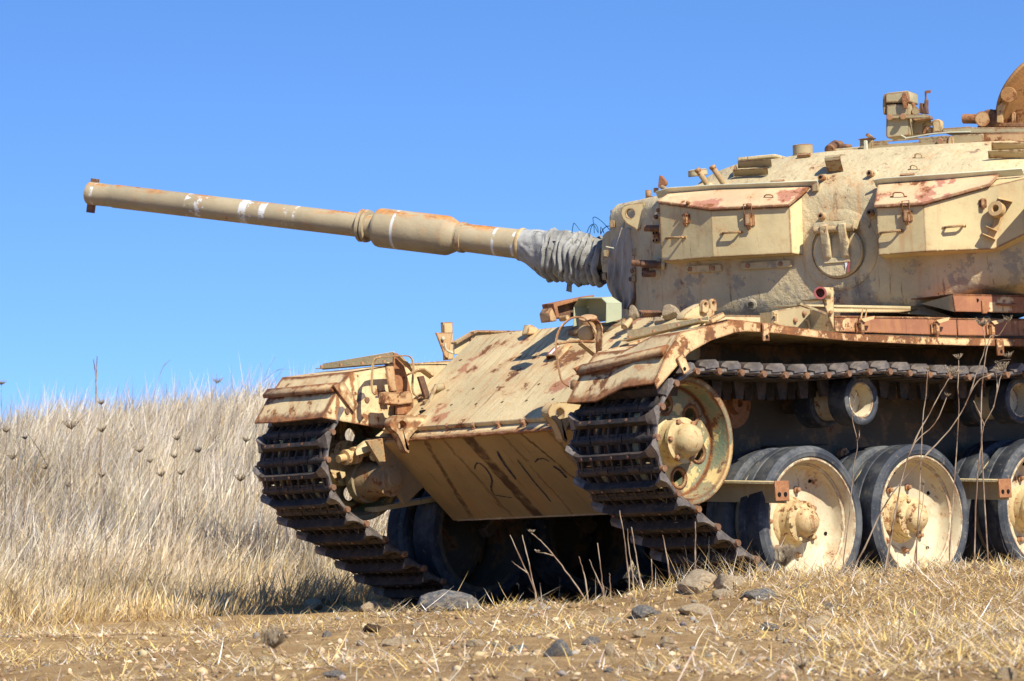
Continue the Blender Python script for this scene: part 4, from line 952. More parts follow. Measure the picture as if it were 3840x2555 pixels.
# ------------------------------------------------------------------ gun, mantlet and canvas
EL = R(10.36); G0 = TW(1.485, 0, 2.134)
GROT = Matrix.Rotation(PHI, 4, 'Z') @ Matrix.Rotation(-EL, 4, 'Y')
def gun():
    S = lambda x: _gun_s(280 + .8995 * x)
    g = empty('gun', (0, 0, 0), tank); g.matrix_local = Matrix.Translation(G0) @ GROT
    m0, ring, c0, c1, f0, f1, f2 = S(62), S(172), S(1200), S(1243), S(1262), S(1548), S(1598)
    prof = [(-.35, .098), (.35, .094), (f2, .088), (f1, .087), (f0, .080), (c1, .078), (c0, .0765), (ring + .02, .0735), (ring + .01, .0775), (m0 - .03, .0765), (m0 - .008, .0775), (m0, .074), (m0, .055), (m0 - .10, .0525), (m0 - .30, .0525)]
    prof = sorted(prof[:10], key=lambda q: q[0]) + prof[10:]
    MB().lathe(prof, (0, 0, 0), (1, 0, 0), 48, cap=False).build('barrel', M['gun'], g, smooth=30)
    MB().cyl((m0 - .29, 0, 0), (m0 - .285, 0, 0), .053, n=24).build('bore', M['void'], g)
    MB().lathe([(f2 - .03, .089), (f2, .090), (f2 + .012, .098), (f1 - .022, .122), (f1 - .008, .1255), (f0 - .03, .1255), (f0 - .012, .122), (f0, .112), (f0, .08)], (0, 0, .0), (1, 0, 0), 48, cap=False).build('fume_extractor', M['gun'], g, smooth=30)
    for a in (c0 + .0, c0 - .033): MB().lathe([(a - .014, .08), (a - .012, .103), (a + .006, .106), (a + .012, .1), (a + .014, .08)], (0, 0, 0), (1, 0, 0), 40, cap=False).build('collar', M['gun'], g, smooth=30)
    MB().lathe([(f2 - .05, .089), (f2 - .048, .097), (f2 - .02, .097), (f2 - .018, .089)], (0, 0, 0), (1, 0, 0), 40, cap=False).build('collar', M['gun'], g, smooth=30)
    # sight bar bracket at the muzzle: one plate above, one below
    for a, b, xo in ((.070, .100, -.01), (-.128, -.070, -.005)): MB().box((m0 + xo - .02, 0, (a + b) / 2), (.050, .035, b - a)).build('muzzle_bracket', M['darkrust'], g, bevel=.003)
    # canvas sleeve over the root of the barrel: gathered bellows, sagging below
    s0, s1, s2 = S(1868), S(1985), -.16
    rng = random.Random(3); n = 56; rows = []
    L = 80
    for i in range(L + 1):
        u = i / L; x = s0 + (s2 - s0) * u; seam = (x - s1) / (s2 - s1)
        row = []
        for k in range(n):
            a = 2 * math.pi * k / n; ca, sa = math.cos(a), math.sin(a)
            if x > s1:  # smooth wrapped part, loose
                v = (s0 - x) / (s0 - s1); r = .096 + .055 * v ** 1.3; r += (.010 * mnoise.noise(Vector((x * 9, ca * 1.6, sa * 1.6))) + .009 * mnoise.noise(Vector((x * 22 + 3, ca * 4, sa * 4)))) * min(1, v * 3)
                sag = .036 * v
            else:
                w = seam * 10.0 + .25 * ca + .35 * mnoise.noise(Vector((ca * 1.2, sa * 1.2, 5.)))
                w += .28 * mnoise.noise(Vector((w * .5, ca * 1.3, sa * 1.3))); rid = abs(math.sin(math.pi * w)); amp = .036 + .022 * mnoise.noise(Vector((w * .7 + 4, ca * 1.5, sa * 1.5))); r = .120 + amp * rid ** .55 + .008 * mnoise.noise(Vector((w * 2., ca * 3, sa * 3))); sag = .036 + .012 * seam
                if sa > .2: r += .012 * mnoise.noise(Vector((w * 3.1, ca * 6, 2.))) * sa
            low = 1.0 if sa > 0 else 1.0 + .06 * (-sa)
            row.append(Vector((x + .02 * mnoise.noise(Vector((ca * 2, sa * 2, x * 6))), r * ca * 1.02, r * sa * low - sag)))
        rows.append(row)
    mb = MB().add([v for r in rows for v in r], [(i * n + k, i * n + (k + 1) % n, (i + 1) * n + (k + 1) % n, (i + 1) * n + k) for i in range(L) for k in range(n)])
    sl_ = mb.build('canvas_sleeve', M['canvas'], g, smooth=60)
    MB().lathe([(0, .099), (.006, .104), (.020, .104), (.026, .099)], (s0 - .006, 0, 0), (1, 0, 0), 32, cap=False).build('sleeve_strap', M['lamp'], g)
    # torn flap hanging from the sleeve, and a patch on top
    MB().plate([(S(2085), -.02, -.205), (S(2065), -.02, -.20), (S(2068), -.01, -.255), (S(2090), -.015, -.26)], .004).build('torn_flap', M['canvas2'], g)
    MB().plate([(S(1985), .05, .105), (S(2050), .055, .118), (S(2040), .125, .048), (S(1990), .130, .030)], .003).build('canvas_patch', M['canvas'], g)
    # loose wires
    for pts in ([(765, 620), (785, 500), (805, 500), (855, 568)], [(975, 440), (1000, 430), (1060, 470), (1110, 520), (1140, 555)], [(975, 440), (985, 510), (990, 590)], [(915, 590), (945, 520), (990, 497), (1020, 530), (1030, 585)], [(945, 600), (960, 530), (985, 510), (1025, 580)], [(1050, 590), (1055, 525), (1070, 550), (1085, 590)], [(1050, 600), (1085, 540), (1130, 517), (1180, 525)]):
        w = [tt(*cM(*q), .04) for q in pts]; w = catmull(w, 4)
        o = MB().tube(w, .0028, 5).build('loose_wire', M['wire'], tank)
gun()
def mantlet():
    mt = empty('mantlet', (0, 0, 0), tank)
    # face block behind the sleeve
    side = [(1062, 610), (1100, 570), (1180, 540), (1232, 440), (1240, 380), (1330, 330), (1330, 1000), (1180, 1190), (1110, 1095), (1060, 960), (1045, 850)]
    pts = [tt(*cM(*q), .27) for q in side]
    MB().ext(pts, YT * -.54).build('mantlet_block', M['cast'], mt, bevel=.02, seg=2)
    # hanging canvas curtain between mantlet and turret wall: pleated sheet
    top = [(1195, 500), (1250, 430), (1310, 500), (1400, 590)]; rows = []
    L, n = 26, 34
    lft = [(1190, 520), (1160, 650), (1125, 820), (1118, 960), (1110, 1080), (1150, 1180), (1225, 1270), (1290, 1335)]
    rgt = [(1425, 560), (1410, 650), (1400, 820), (1398, 960), (1396, 1080), (1392, 1180), (1370, 1260), (1325, 1335)]
    lf = catmull([tt(*cM(*q), .30) for q in lft], 4); rt = catmull([tt(*cM(*q), .50) for q in rgt], 4)
    vs_ = []; m = len(lf)
    for i, (a, b) in enumerate(zip(lf, rt)):
        for k in range(n):
            u = k / (n - 1); p = a.lerp(b, u); amp = .034 * math.sin(math.pi * min(1, u * 1.1)) * (.4 + .6 * i / m)
            p = p + YT * (amp * math.sin(u * 21 + i * .10) + .035 * math.sin(math.pi * u) + .012 * mnoise.noise(Vector((u * 6, i * .25, 1))))
            p = p - ZT * .0
            vs_.append(p)
    fs = [(i * n + k, i * n + k + 1, (i + 1) * n + k + 1, (i + 1) * n + k) for i in range(m - 1) for k in range(n - 1)]
    MB().add(vs_, fs).build('canvas_curtain', M['canvas2'], mt, smooth=80)
    e = MB().tube([v + YT * .006 for v in rt], .010, 7); e.build('curtain_rail', M['darkrust'], mt)
    for q in ((1105, 790), (1385, 775), (1165, 500), (1380, 960), (1380, 1035), (1090, 1010)):
        p = tt(*cM(*q), .36 if q[0] < 1200 else .53); MB().box(p, (.03, .02, .045), Matrix.Rotation(PHI, 3, 'Z')).build('rail_clip', M['flap'], mt, bevel=.003)
    MB().tube([tt(*cM(*q), .40) for q in ((1105, 720), (1180, 735), (1230, 765), (1300, 770), (1385, 755))], .004, 5).build('tie_wire', M['ledge'], mt)
    # lifting eye on the turret cheek
    o = [(1410, 560), (1380, 540), (1310, 500), (1265, 450), (1245, 400), (1252, 350), (1280, 315), (1330, 300), (1400, 290), (1475, 285), (1478, 340), (1470, 420), (1455, 500), (1440, 545)]
    hc, hr = (1340, 397), (42, 46); ang = [math.atan2(y - hc[1], x - hc[0]) for x, y in o]
    O = [tt(*cM(*q), .60) for q in o]; Hh = [tt(*cM(hc[0] + hr[0] * math.cos(a), hc[1] + hr[1] * math.sin(a)), .60) for a in ang]
    MB().holed(O, Hh, YT * -.035).build('lifting_eye', M['box'], mt, bevel=.003)
    # small posts on the turret nose
    for (x0, y0), (x1, y1), r, y_ in (((1518, 230), (1518, 165), .017, .30), ((1595, 190), (1595, 145), .016, .30), ((1235, 430), (1235, 385), .012, .1)):
        MB().cyl(tt(*cM(x0, y0), y_), tt(*cM(x1, y1), y_), r, n=12).build('post', M['bracket'], mt, bevel=.002)
    MB().box(tt(*cM(1200, 380), .1), (.06, .03, .022), Matrix.Rotation(PHI, 3, 'Z')).build('sight_blade', M['darkrust'], mt, bevel=.002)
    MB().ext([tt(*cM(*q), .34) for q in ((1612, 140), (1625, 20), (1650, 25), (1695, 85), (1690, 110), (1650, 150))], YT * -.03).build('sight_plate', M['rust'], mt, bevel=.003)
    MB().cyl(tt(*cM(1655, 140), .36), tt(*cM(1700, 165), .42), .014, n=10).build('post', M['lamp'], mt)
    MB().ext([tt(*cM(*q), .25) for q in ((1450, 290), (1490, 235), (1530, 215), (1530, 290))], YT * -.3).build('nose_ledge', M['darkrust'], mt, bevel=.004)
mantlet()

# ------------------------------------------------------------------ turret roof gear
def roof():
    Bx = Matrix.Rotation(PHI, 3, 'Z')
    def prism(name, pts, y, depth, mat, parent=turret, bevel=.003, c=cRf): return MB().ext([tt(*c(*q), y) for q in pts], YT * -depth).build(name, M[mat], parent, bevel=bevel)
    def ccyl(name, a, b, ya, yb, r, mat, parent=turret, c=cRf, r1=None): return MB().cyl(tt(*c(*a), ya), tt(*c(*b), yb), r, r1, n=16).build(name, M[mat], parent, bevel=.002)
    # vent drum
    p, n = on_turret(*cT(1155, 545)); base = tt(*cT(1157, 545), .30)
    v = empty('roof_vent', (0, 0, 0), tank)
    MB().lathe([(0, .066), (.012, .066), (.014, .0595), (.070, .0595), (.073, .056), (.073, .04), (.05, .038)], base - ZT * .012, (0, 0, 1), 36).build('drum', M['flap'], v, smooth=30)
    MB().box(tt(*cT(1163, 556), .40), (.085, .02, .02), Bx).build('clip', M['bracket'], v, bevel=.003)
    # low lids at the roof front
    MB().lathe([(-.03, .062), (.004, .060), (.010, .052), (.012, .0)], tt(*cB1(955, 240), .22), (0.1, 0, 1), 10).build('periscope_lid', M['roofbox'], turret)
    MB().box(tt(*cB1(1590, 118), .2), (.24, .2, .018), Bx).build('roof_plate', M['cast'], turret, bevel=.004)
    ccyl('hinge_knuckle', (30, 1060), (110, 1000), .42, .30, .030, 'darkrust'); ccyl('hinge_knuckle', (110, 1010), (160, 1000), .36, .3, .026, 'darkrust'); ccyl('rod', (150, 1005), (300, 1020), .32, .28, .012, 'darkrust')
    prism('roof_plate', [(20, 1085), (60, 1050), (400, 1020), (520, 1075), (520, 1095)], .40, .4, 'cast')
    # slotted rail along the roof edge
    rl = empty('slotted_rail', (0, 0, 0), tank); y = .47
    prism('rail_bar', [(540, 958), (540, 975), (1450, 910), (1450, 885)], y, .012, 'flap', rl, .001)
    prism('rail_bar', [(540, 1050), (540, 1000), (1440, 945), (1440, 1005)], y, .012, 'flap', rl, .001)
    prism('rail_web', [(541, 1002), (541, 973), (728, 960), (728, 990)], y, .012, 'flap', rl, .001); prism('rail_web', [(1098, 968), (1098, 936), (1449, 911), (1441, 947)], y, .012, 'flap', rl, .001)
    prism('rail_end', [(1440, 1010), (1455, 895), (1500, 893), (1505, 1000)], y + .01, .03, 'box', rl); prism('rail_tail', [(1505, 1000), (1502, 885), (1870, 865), (1870, 970)], y - .01, .012, 'flap', rl)
    prism('rail_tail', [(1870, 970), (1870, 865), (2400, 850), (2400, 965)], y - .02, .012, 'bracket', rl); prism('rail_foot', [(520, 1080), (530, 1050), (1950, 980), (1960, 1000)], y + .03, .09, 'cast', rl)
    ccyl('bolt', (1355, 950), (1350, 955), y + .005, y + .035, .018, 'bolt', rl); prism('clip', [(1325, 1050), (1325, 1010), (1368, 1008), (1368, 1045)], y + .02, .02, 'bracket', rl)
    # latch at the front end of the rail
    lt = empty('rail_latch', (0, 0, 0), tank)
    prism('bracket', [(395, 1040), (395, 930), (535, 915), (550, 1070), (520, 1085), (430, 1050)], y + .01, .05, 'flap', lt); prism('lever', [(440, 1090), (440, 945), (480, 945), (485, 1065), (530, 1075), (520, 1095)], y + .045, .016, 'ledge', lt)
    prism('cap_plate', [(378, 930), (378, 940), (540, 920), (540, 905)], y + .03, .08, 'darkrust', lt, .001); ccyl('knob', (500, 910), (520, 880), y - .0, y - .0, .022, 'bracket', lt)
    # ammunition box on its bracket
    bx = empty('ammunition_box', (0, 0, 0), tank); yb = .12
    prism('box_body', [(705, 895), (712, 520), (985, 505), (995, 880), (965, 895), (730, 925)], yb, .17, 'roofbox', bx, .006); prism('lid', [(700, 500), (700, 395), (715, 378), (965, 350), (985, 365), (990, 488)], yb + .004, .178, 'roofbox', bx, .006)
    prism('box_flange', [(668, 540), (672, 420), (700, 380), (710, 400), (700, 620), (680, 640)], yb - .01, .14, 'roofbox', bx, .003)
    prism('strap_bar', [(730, 690), (730, 640), (1180, 632), (1235, 650), (1235, 680), (1180, 680)], yb + .022, .016, 'roofbox', bx, .002)
    for q in ((750, 668), (912, 660)): ccyl('bolt', q, q, yb + .02, yb + .045, .019, 'bolt', bx)
    prism('catch', [(900, 490), (890, 430), (905, 380), (945, 375), (965, 430), (990, 480), (950, 500), (955, 565), (915, 565)], yb + .03, .024, 'rust', bx, .003)
    # cradle arm with small sight beside the box
    cr = empty('gun_cradle', (0, 0, 0), tank)
    MB().tube([tt(*cRf(*q), .05) for q in ((985, 490), (1040, 520), (1048, 590))], .012, 8).build('link_rod', M['rust'], cr); ccyl('roller', (1062, 600), (1062, 600), .02, .09, .024, 'flap', cr)
    prism('sight_stem', [(1105, 620), (1108, 500), (1140, 498), (1150, 560), (1170, 450), (1190, 450), (1188, 560), (1195, 625)], .06, .05, 'darkrust', cr)
    prism('cross_arm', [(1020, 700), (1040, 670), (1100, 655), (1230, 650), (1238, 690), (1100, 708), (1060, 715)], .10, .06, 'bracket', cr); prism('pedestal', [(1010, 880), (1012, 740), (1060, 700), (1240, 705), (1230, 735), (1160, 750), (1140, 870)], .05, .14, 'flap', cr)
    prism('stay_plate', [(1140, 868), (1175, 770), (1195, 780), (1185, 865)], .06, .02, 'rust', cr); MB().tube([tt(*cRf(*q), .03) for q in ((1178, 560), (1185, 440), (1180, 360))], .006, 6).build('sight_rod', M['darkrust'], cr)
    prism('sight_flag', [(1180, 385), (1180, 352), (1243, 343), (1240, 378)], .035, .006, 'rust', cr, .001); prism('stop_block', [(1262, 860), (1255, 700), (1345, 690), (1368, 720), (1370, 850)], .10, .06, 'lamp', cr, .008); prism('stop_foot', [(1200, 870), (1185, 785), (1260, 790), (1262, 862)], .06, .04, 'bracket', cr)
    # white sealant line and roof disc under the mount
    MB().tube([tt(*cRf(*q), .42) for q in ((890, 885), (950, 920), (1040, 905), (1250, 870), (1480, 850), (1720, 845))], .005, 6).build('sealant_bead', M['ledge'], turret)
    prism('cupola_ring', [(1370, 850), (1385, 800), (1700, 780), (1780, 790), (2420, 790), (2420, 860), (1480, 870)], .42, .7, 'roofbox', turret, .004)
    # machine gun stub with mount
    mg = empty('machine_gun_mount', (0, 0, 0), tank)
    ccyl('tube', (1628, 688), (1850, 690), .20, .20, .0285, 'rust', mg); MB().cyl(tt(*cRf(1624, 688), .20), tt(*cRf(1630, 688), .20), .020, n=16).build('bore', M['void'], mg)
    prism('mount_block', [(1770, 810), (1830, 740), (1800, 680), (1850, 620), (1900, 575), (1990, 570), (2030, 620), (2025, 760), (1960, 790)], .26, .16, 'darkrust', mg, .01); ccyl('pivot', (1860, 690), (1860, 690), .26, .30, .045, 'bracket', mg)
    prism('frame_bar', [(1990, 610), (1990, 578), (2200, 570), (2200, 605)], .16, .02, 'bracket', mg); prism('frame_bar', [(2205, 740), (2205, 610), (2250, 610), (2250, 740)], .16, .02, 'bracket', mg)
    prism('frame_bar', [(2040, 780), (2070, 735), (2420, 735), (2420, 785)], .18, .06, 'darkrust', mg)
    # raised round hatch lid, hinged up
    hl = empty('hatch_lid', (0, 0, 0), tank)
    c = tt(*cRf(2500, 395), .05); ax = Vector(-CD * .66 + CR * .52 - CU * .54)
    MB().lathe([(-.05, .0), (-.045, .19), (-.012, .285), (.0, .292), (.012, .285), (.015, .25), (.02, .12), (.02, .0)], c, ax, 48, cap=False).build('lid_disc', M['hatchdisc'], hl, smooth=40)
    prism('hinge_arm', [(2030, 730), (2035, 540), (2100, 480), (2125, 520), (2100, 600), (2095, 735)], .30, .03, 'handle', hl); ccyl('hinge_boss', (2180, 400), (2170, 400), .26, .34, .045, 'hatchdisc', hl)
    prism('hinge_web', [(2090, 480), (2080, 350), (2130, 330), (2150, 480)], .30, .03, 'hatchdisc', hl)
roof()
# ------------------------------------------------------------------ hull-top gear
def nose_gear():
    # --- headlamp guard and lamp stand beside the far fender
    g = empty('headlamp_guard', (0, 0, 0), tank); y = -.86
    f_ = lambda q, yy=y: at(*cF(*q), Y=yy)
    MB().strap(catmull([f_(q) for q in ((1430, 680), (1400, 620), (1402, 420), (1425, 300), (1490, 265), (1620, 255), (1780, 250), (1840, 285), (1858, 380), (1845, 560), (1850, 640), (1880, 690), (1965, 690))], 3), .045, .007, (.74, .66, 0)).build('guard_loop', M['lamp'], g, smooth=30)
    MB().ext([f_(q, -.90) for q in ((1555, 340), (1640, 335), (1680, 640), (1600, 640))], (.004, -.012, 0)).build('lamp_post', M['bracket'], g, bevel=.002)
    MB().ext([f_(q, -.95) for q in ((1640, 330), (1650, 215), (1690, 225), (1750, 340), (1815, 560), (1840, 700), (1690, 900), (1640, 640))], (0, -.014, 0)).build('lamp_shield', M['rust'], g, bevel=.002)
    MB().strap([f_(q, -.92) for q in ((1690, 250), (1830, 390), (1870, 440))], .03, .012, (0, 1, 0)).build('brace', M['lamp'], g)
    MB().ext([f_(q, -.84) for q in ((1535, 780), (1537, 660), (1560, 645), (1650, 655), (1700, 650), (1720, 705), (1765, 710), (1770, 650), (1820, 640), (1850, 670), (1850, 775), (1700, 795))], (0, -.055, 0)).build('base_tray', M['bracket'], g, bevel=.004)
    MB().ext([f_(q, -.86) for q in ((1680, 900), (1680, 800), (1840, 780), (1850, 890))], (0, -.02, 0)).build('base_plate', M['rust'], g, bevel=.003)
    MB().ext([f_(q, -.86) for q in ((1850, 890), (1845, 730), (1930, 720), (1925, 880))], (0, -.05, 0)).build('base_block', M['lamp'], g, bevel=.004)
    MB().strap([f_(q, -.80) for q in ((1790, 460), (1900, 410), (1960, 410), (2060, 485))], .06, .008, (.3, 1, .2)).build('lamp_visor', M['lamp'], g)
    MB().ext([f_(q, -.80) for q in ((1915, 480), (1975, 470), (2035, 660), (2030, 710), (1990, 720))], (0, -.02, 0)).build('lamp_bracket', M['darkrust'], g, bevel=.002)
    MB().cyl(f_((1985, 740), -.78), f_((2025, 850), -.78), .018, n=10).build('pin', M['lamp'], g)
    MB().tube(catmull([f_(q, -.76) for q in ((2160, 590), (2110, 590), (2080, 640), (2060, 700), (2020, 780), (1960, 840))], 4), .012, 8).build('conduit', M['flap'], g)
    MB().lathe([(0, .024), (.05, .024), (.055, .017)], f_((2195, 590), -.75), (.62, -.3, -.1), 12).build('conduit_joint', M['flap'], g)
    MB().tube(catmull([f_(q, -.72) for q in ((1930, 870), (1990, 860), (2040, 920), (2030, 960), (1980, 980), (1990, 1020))], 4), .008, 6).build('cable_end', M['void'], g)
    # --- twin on the near fender with a round lamp
    g = empty('headlamp_guard', (0, 0, 0), tank); y = .86
    n_ = lambda q, yy=y: at(*cG(*q), Y=yy)
    MB().strap(catmull([n_(q) for q in ((550, 945), (505, 915), (478, 870), (455, 750), (438, 620), (440, 520), (480, 420), (560, 345), (640, 328), (700, 350), (755, 420), (785, 500), (795, 600), (800, 660))], 3), .05, .007, (.74, .66, 0)).build('guard_loop', M['bracket'], g, smooth=30)
    MB().strap([n_(q, .86) for q in ((440, 568), (570, 545), (780, 548))], .03, .008, (0, 1, .2)).build('cross_strap', M['bracket'], g); MB().strap([n_(q, .87) for q in ((650, 560), (780, 665))], .03, .008, (0, 1, .2)).build('brace', M['lamp'], g)
    MB().strap(catmull([n_(q, .90) for q in ((720, 360), (780, 360), (820, 420), (822, 500), (815, 630))], 3), .04, .008, (0, 1, .1)).build('guard_strap', M['edge'], g, smooth=30)
    c = n_((712, 470), .80); MB().lathe([(-.05, .025), (-.035, .042), (.0, .050), (.02, .049)] + dome(.02, .047, .022, 5), c, (.85, .45, -.12), 28).build('lamp_body', M['lamp'], g, smooth=40)
    MB().lathe([(0, .052), (.05, .050), (.055, .040)], c + Vector((-.02, -.01, .035)), (.3, .3, 1), 18).build('lamp_cap', M['bracket'], g)
    MB().ext([n_(q, .84) for q in ((555, 960), (560, 890), (640, 880), (640, 960), (590, 985))], (0, .06, 0)).build('base_tray', M['bracket'], g, bevel=.004)
    # --- hooded lamp on the glacis
    h = empty('hooded_lamp', (0, 0, 0), tank); gn = Vector((.55, 0, .75)).normalized(); g0 = (.87, 0, 1.0)
    pz = lambda q, o=0.: atp(*cG(*q), Vector(g0) + gn * o, gn)
    base = pz((430, 745)); dn = Vector((.80, 0, -.59)); lt = Vector((0, 1, 0)); W_, H_, D_ = .085, .062, .15
    prof = [(-.5, 0), (-.52, .5), (-.40, .92), (-.28, 1.0), (.28, 1.0), (.40, .92), (.52, .5), (.5, 0)]
    def arch(o, k): return [base + dn * o + lt * (a * 2 * W_ * k * .5 * 1.1) + gn * (b * H_ * k) for a, b in prof]
    A, B_, C_ = arch(.0, 1.), arch(-.09, 1.0), arch(-.17, .55); Ai, Bi = arch(.0, .90), arch(-.05, .88); m = len(prof); allv = A + B_ + C_ + Ai + Bi
    fs = [(i, i + 1, m + i + 1, m + i) for i in range(m - 1)] + [(m + i, m + i + 1, 2 * m + i + 1, 2 * m + i) for i in range(m - 1)] + [tuple(range(2 * m, 3 * m))] + [(i, 3 * m + i, 3 * m + i + 1, i + 1) for i in range(m - 1)] + [(3 * m + i, 4 * m + i, 4 * m + i + 1, 3 * m + i + 1) for i in range(m - 1)] + [tuple(range(4 * m, 5 * m))]
    MB().add(allv, fs).build('hood', M['fender'], h, smooth=35)
    t_ = [base + dn * o + lt * yy + gn * (H_ + .0015) for o, yy in ((-.01, -.02), (-.01, .0), (-.085, .0), (-.085, -.02))]; MB().plate(t_, -.001).build('paint_stripe', M['white'], h)
    for yy in (-.036, .010):
        t_ = [base + dn * o + lt * (yy + w) + gn * (H_ + .0015) for o, w in ((-.012, 0), (-.012, .010), (-.08, .010), (-.08, .0))]; MB().plate(t_, -.001).build('paint_stripe', M['primer'], h)
    # --- mudguard bits: white blade at the glacis edge, wedge on the roof edge
    MB().ext([at(*cG(*q), Y=-.45) for q in ((130, 490), (150, 400), (180, 405), (255, 455), (250, 485))], (0, .05, 0)).build('glacis_wedge', M['lamp'], tank, bevel=.004)
nose_gear()

def hull_top():
    # periscope hood thrown open (rusty) and the sage green one
    h = empty('periscope_hood', (0, 0, 0), tank); y = -.10
    c = lambda q, yy: at(*cG(*q), Y=yy)
    MB().ext([c(q, .05) for q in ((415, 205), (778, 132), (775, 150), (450, 235), (470, 330), (440, 340))], (0, -.10, .0)).build('hood_top', M['rust'], h, bevel=.003)
    MB().ext([c(q, .0) for q in ((425, 215), (760, 145), (740, 200), (660, 300), (655, 330), (450, 340))], (-.01, -.09, 0)).build('hood_back', M['darkrust'], h, bevel=.003)
    MB().ext([c(q, .10) for q in ((370, 290), (400, 240), (440, 330), (445, 365), (385, 370))], (-.02, -.10, 0)).build('hood_cheek', M['bracket'], h, bevel=.004)
    MB().ext([c(q, .02) for q in ((630, 270), (655, 265), (660, 330), (635, 335))], (0, -.03, 0)).build('hood_stop', M['rust'], h, bevel=.002)
    MB().cyl(c((480, 345), .05), c((540, 335), .11), .016, n=10).build('hinge_tube', M['lamp'], h)
    h['label'] = 'rusty hood'
    h = empty('periscope_hood', (0, 0, 0), tank); h['label'] = 'sage green painted hood'
    # folded sheet open towards the front: near face, top, bevels and far face
    P_ = [(722, 360), (735, 205), (820, 150), (880, 155), (880, 380)]
    n0 = [c(q, .18) for q in ((880, 380), (882, 205), (878, 150))]
    near = [c(q, .30) for q in ((880, 383), (884, 205), (878, 152), (972, 142), (1018, 208), (1018, 350))]
    MB().ext([near[0], near[1], near[4], near[5]], (0, -.006, 0)).build('hood_panel', M['green'], h, bevel=.002)
    MB().ext([near[1] + Vector((0, -.0005, .001)), near[4] + Vector((0, -.0005, .001)), near[3] + Vector((0, -.035, -.002)), near[2] + Vector((0, -.035, -.002))], (0, -.004, -.005)).build('hood_panel', M['green'], h)
    fl = [c(q, .02) for q in ((722, 360), (738, 200), (825, 145), (880, 150))]
    MB().ext([near[2] + Vector((0, -.035, -.001)), near[3] + Vector((0, -.035, -.001)), near[3] + Vector((0, -.22, .012)), near[2] + Vector((0, -.22, .012))], (0, 0, -.006)).build('hood_panel', M['green'], h)
    a, b = near[2] + Vector((0, -.22, .012)), near[3] + Vector((0, -.22, .012)); q0, q1 = near[1] + Vector((0, -.27, 0)), near[4] + Vector((0, -.27, 0))
    MB().ext([a, b, q1, q0], (0, .006, 0)).build('hood_panel', M['green'], h); MB().ext([q0, q1, near[5] + Vector((0, -.27, 0)), near[0] + Vector((0, -.27, 0))], (0, .006, 0)).build('hood_panel', M['green'], h, bevel=.002)
    MB().ext([near[5] + Vector((0, -.006, 0)), near[4] + Vector((0, -.006, 0)), near[3] + Vector((0, -.036, -.004)), near[3] + Vector((0, -.218, .006)), q1 + Vector((0, .006, -.004)), near[5] + Vector((0, -.262, 0))], (.006, 0, 0)).build('hood_panel', M['green'], h)
    # hatch coaming with chipped green paint
    MB().lathe([(0, .36), (.03, .35), (.05, .31), (.05, .2)], (-.10, .10, 1.535), (.06, 0, 1), 40).build('driver_hatch_ring', M['idler'], tank, smooth=30)
    for q in ((1030, 350), (1090, 350), (1275, 370)):
        p = c(q, .45); MB().cyl(p - Vector((0, 0, .05)), p + Vector((0, 0, .005)), .013, n=8).build('roof_pin', M['lamp'], tank)
    p = c((1085, 345), .55); MB().cyl(c((1040, 420), .55), c((1100, 350), .55), .02, .014, n=10).build('roof_pin', M['lamp'], tank)
    # jagged block and coil spring left on the deck
    MB().tube([c((1185 + i * 6.2, 300), .62) + Vector((0, .020 * math.cos(i * 2.1), .020 * math.sin(i * 2.1))) for i in range(30)], .006, 6).build('coil_spring', M['darkrust'], tank)
    # cast towing clevis lying on the fender shelf
    cv = empty('towing_clevis', (0, 0, 0), tank); k = lambda q, yy=.98: at(*cG(*q), Y=yy)
    MB().ext([k(q) for q in ((1565, 350), (1580, 300), (1640, 250), (1730, 205), (1780, 240), (1830, 255), (1852, 300), (1815, 335), (1700, 355))], (0, -.07, 0)).build('body', M['lamp'], cv, bevel=.014, seg=2)
    for x, yy in (((1760, 215), 1.0), ((1830, 205), .92)):
        px, py = x; o = [(px - 35, py + 70), (px - 32, py), (px - 25, py - 28), (px, py - 42), (px + 22, py - 30), (px + 30, py), (px + 30, py + 70), (px, py + 85)]
        ang = [math.atan2(b - py, a - px) for a, b in o]; MB().holed([k(q, yy) for q in o], [k((px + 12 * math.cos(a), py + 14 * math.sin(a)), yy) for a in ang], (0, -.024, 0)).build('eye', M['lamp'], cv, bevel=.003)
    MB().strap([k(q, 1.05) for q in ((1780, 380), (1900, 315))], .05, .03, (0, 1, .2)).build('tongue', M['lamp'], cv, bevel=.004)
hull_top()

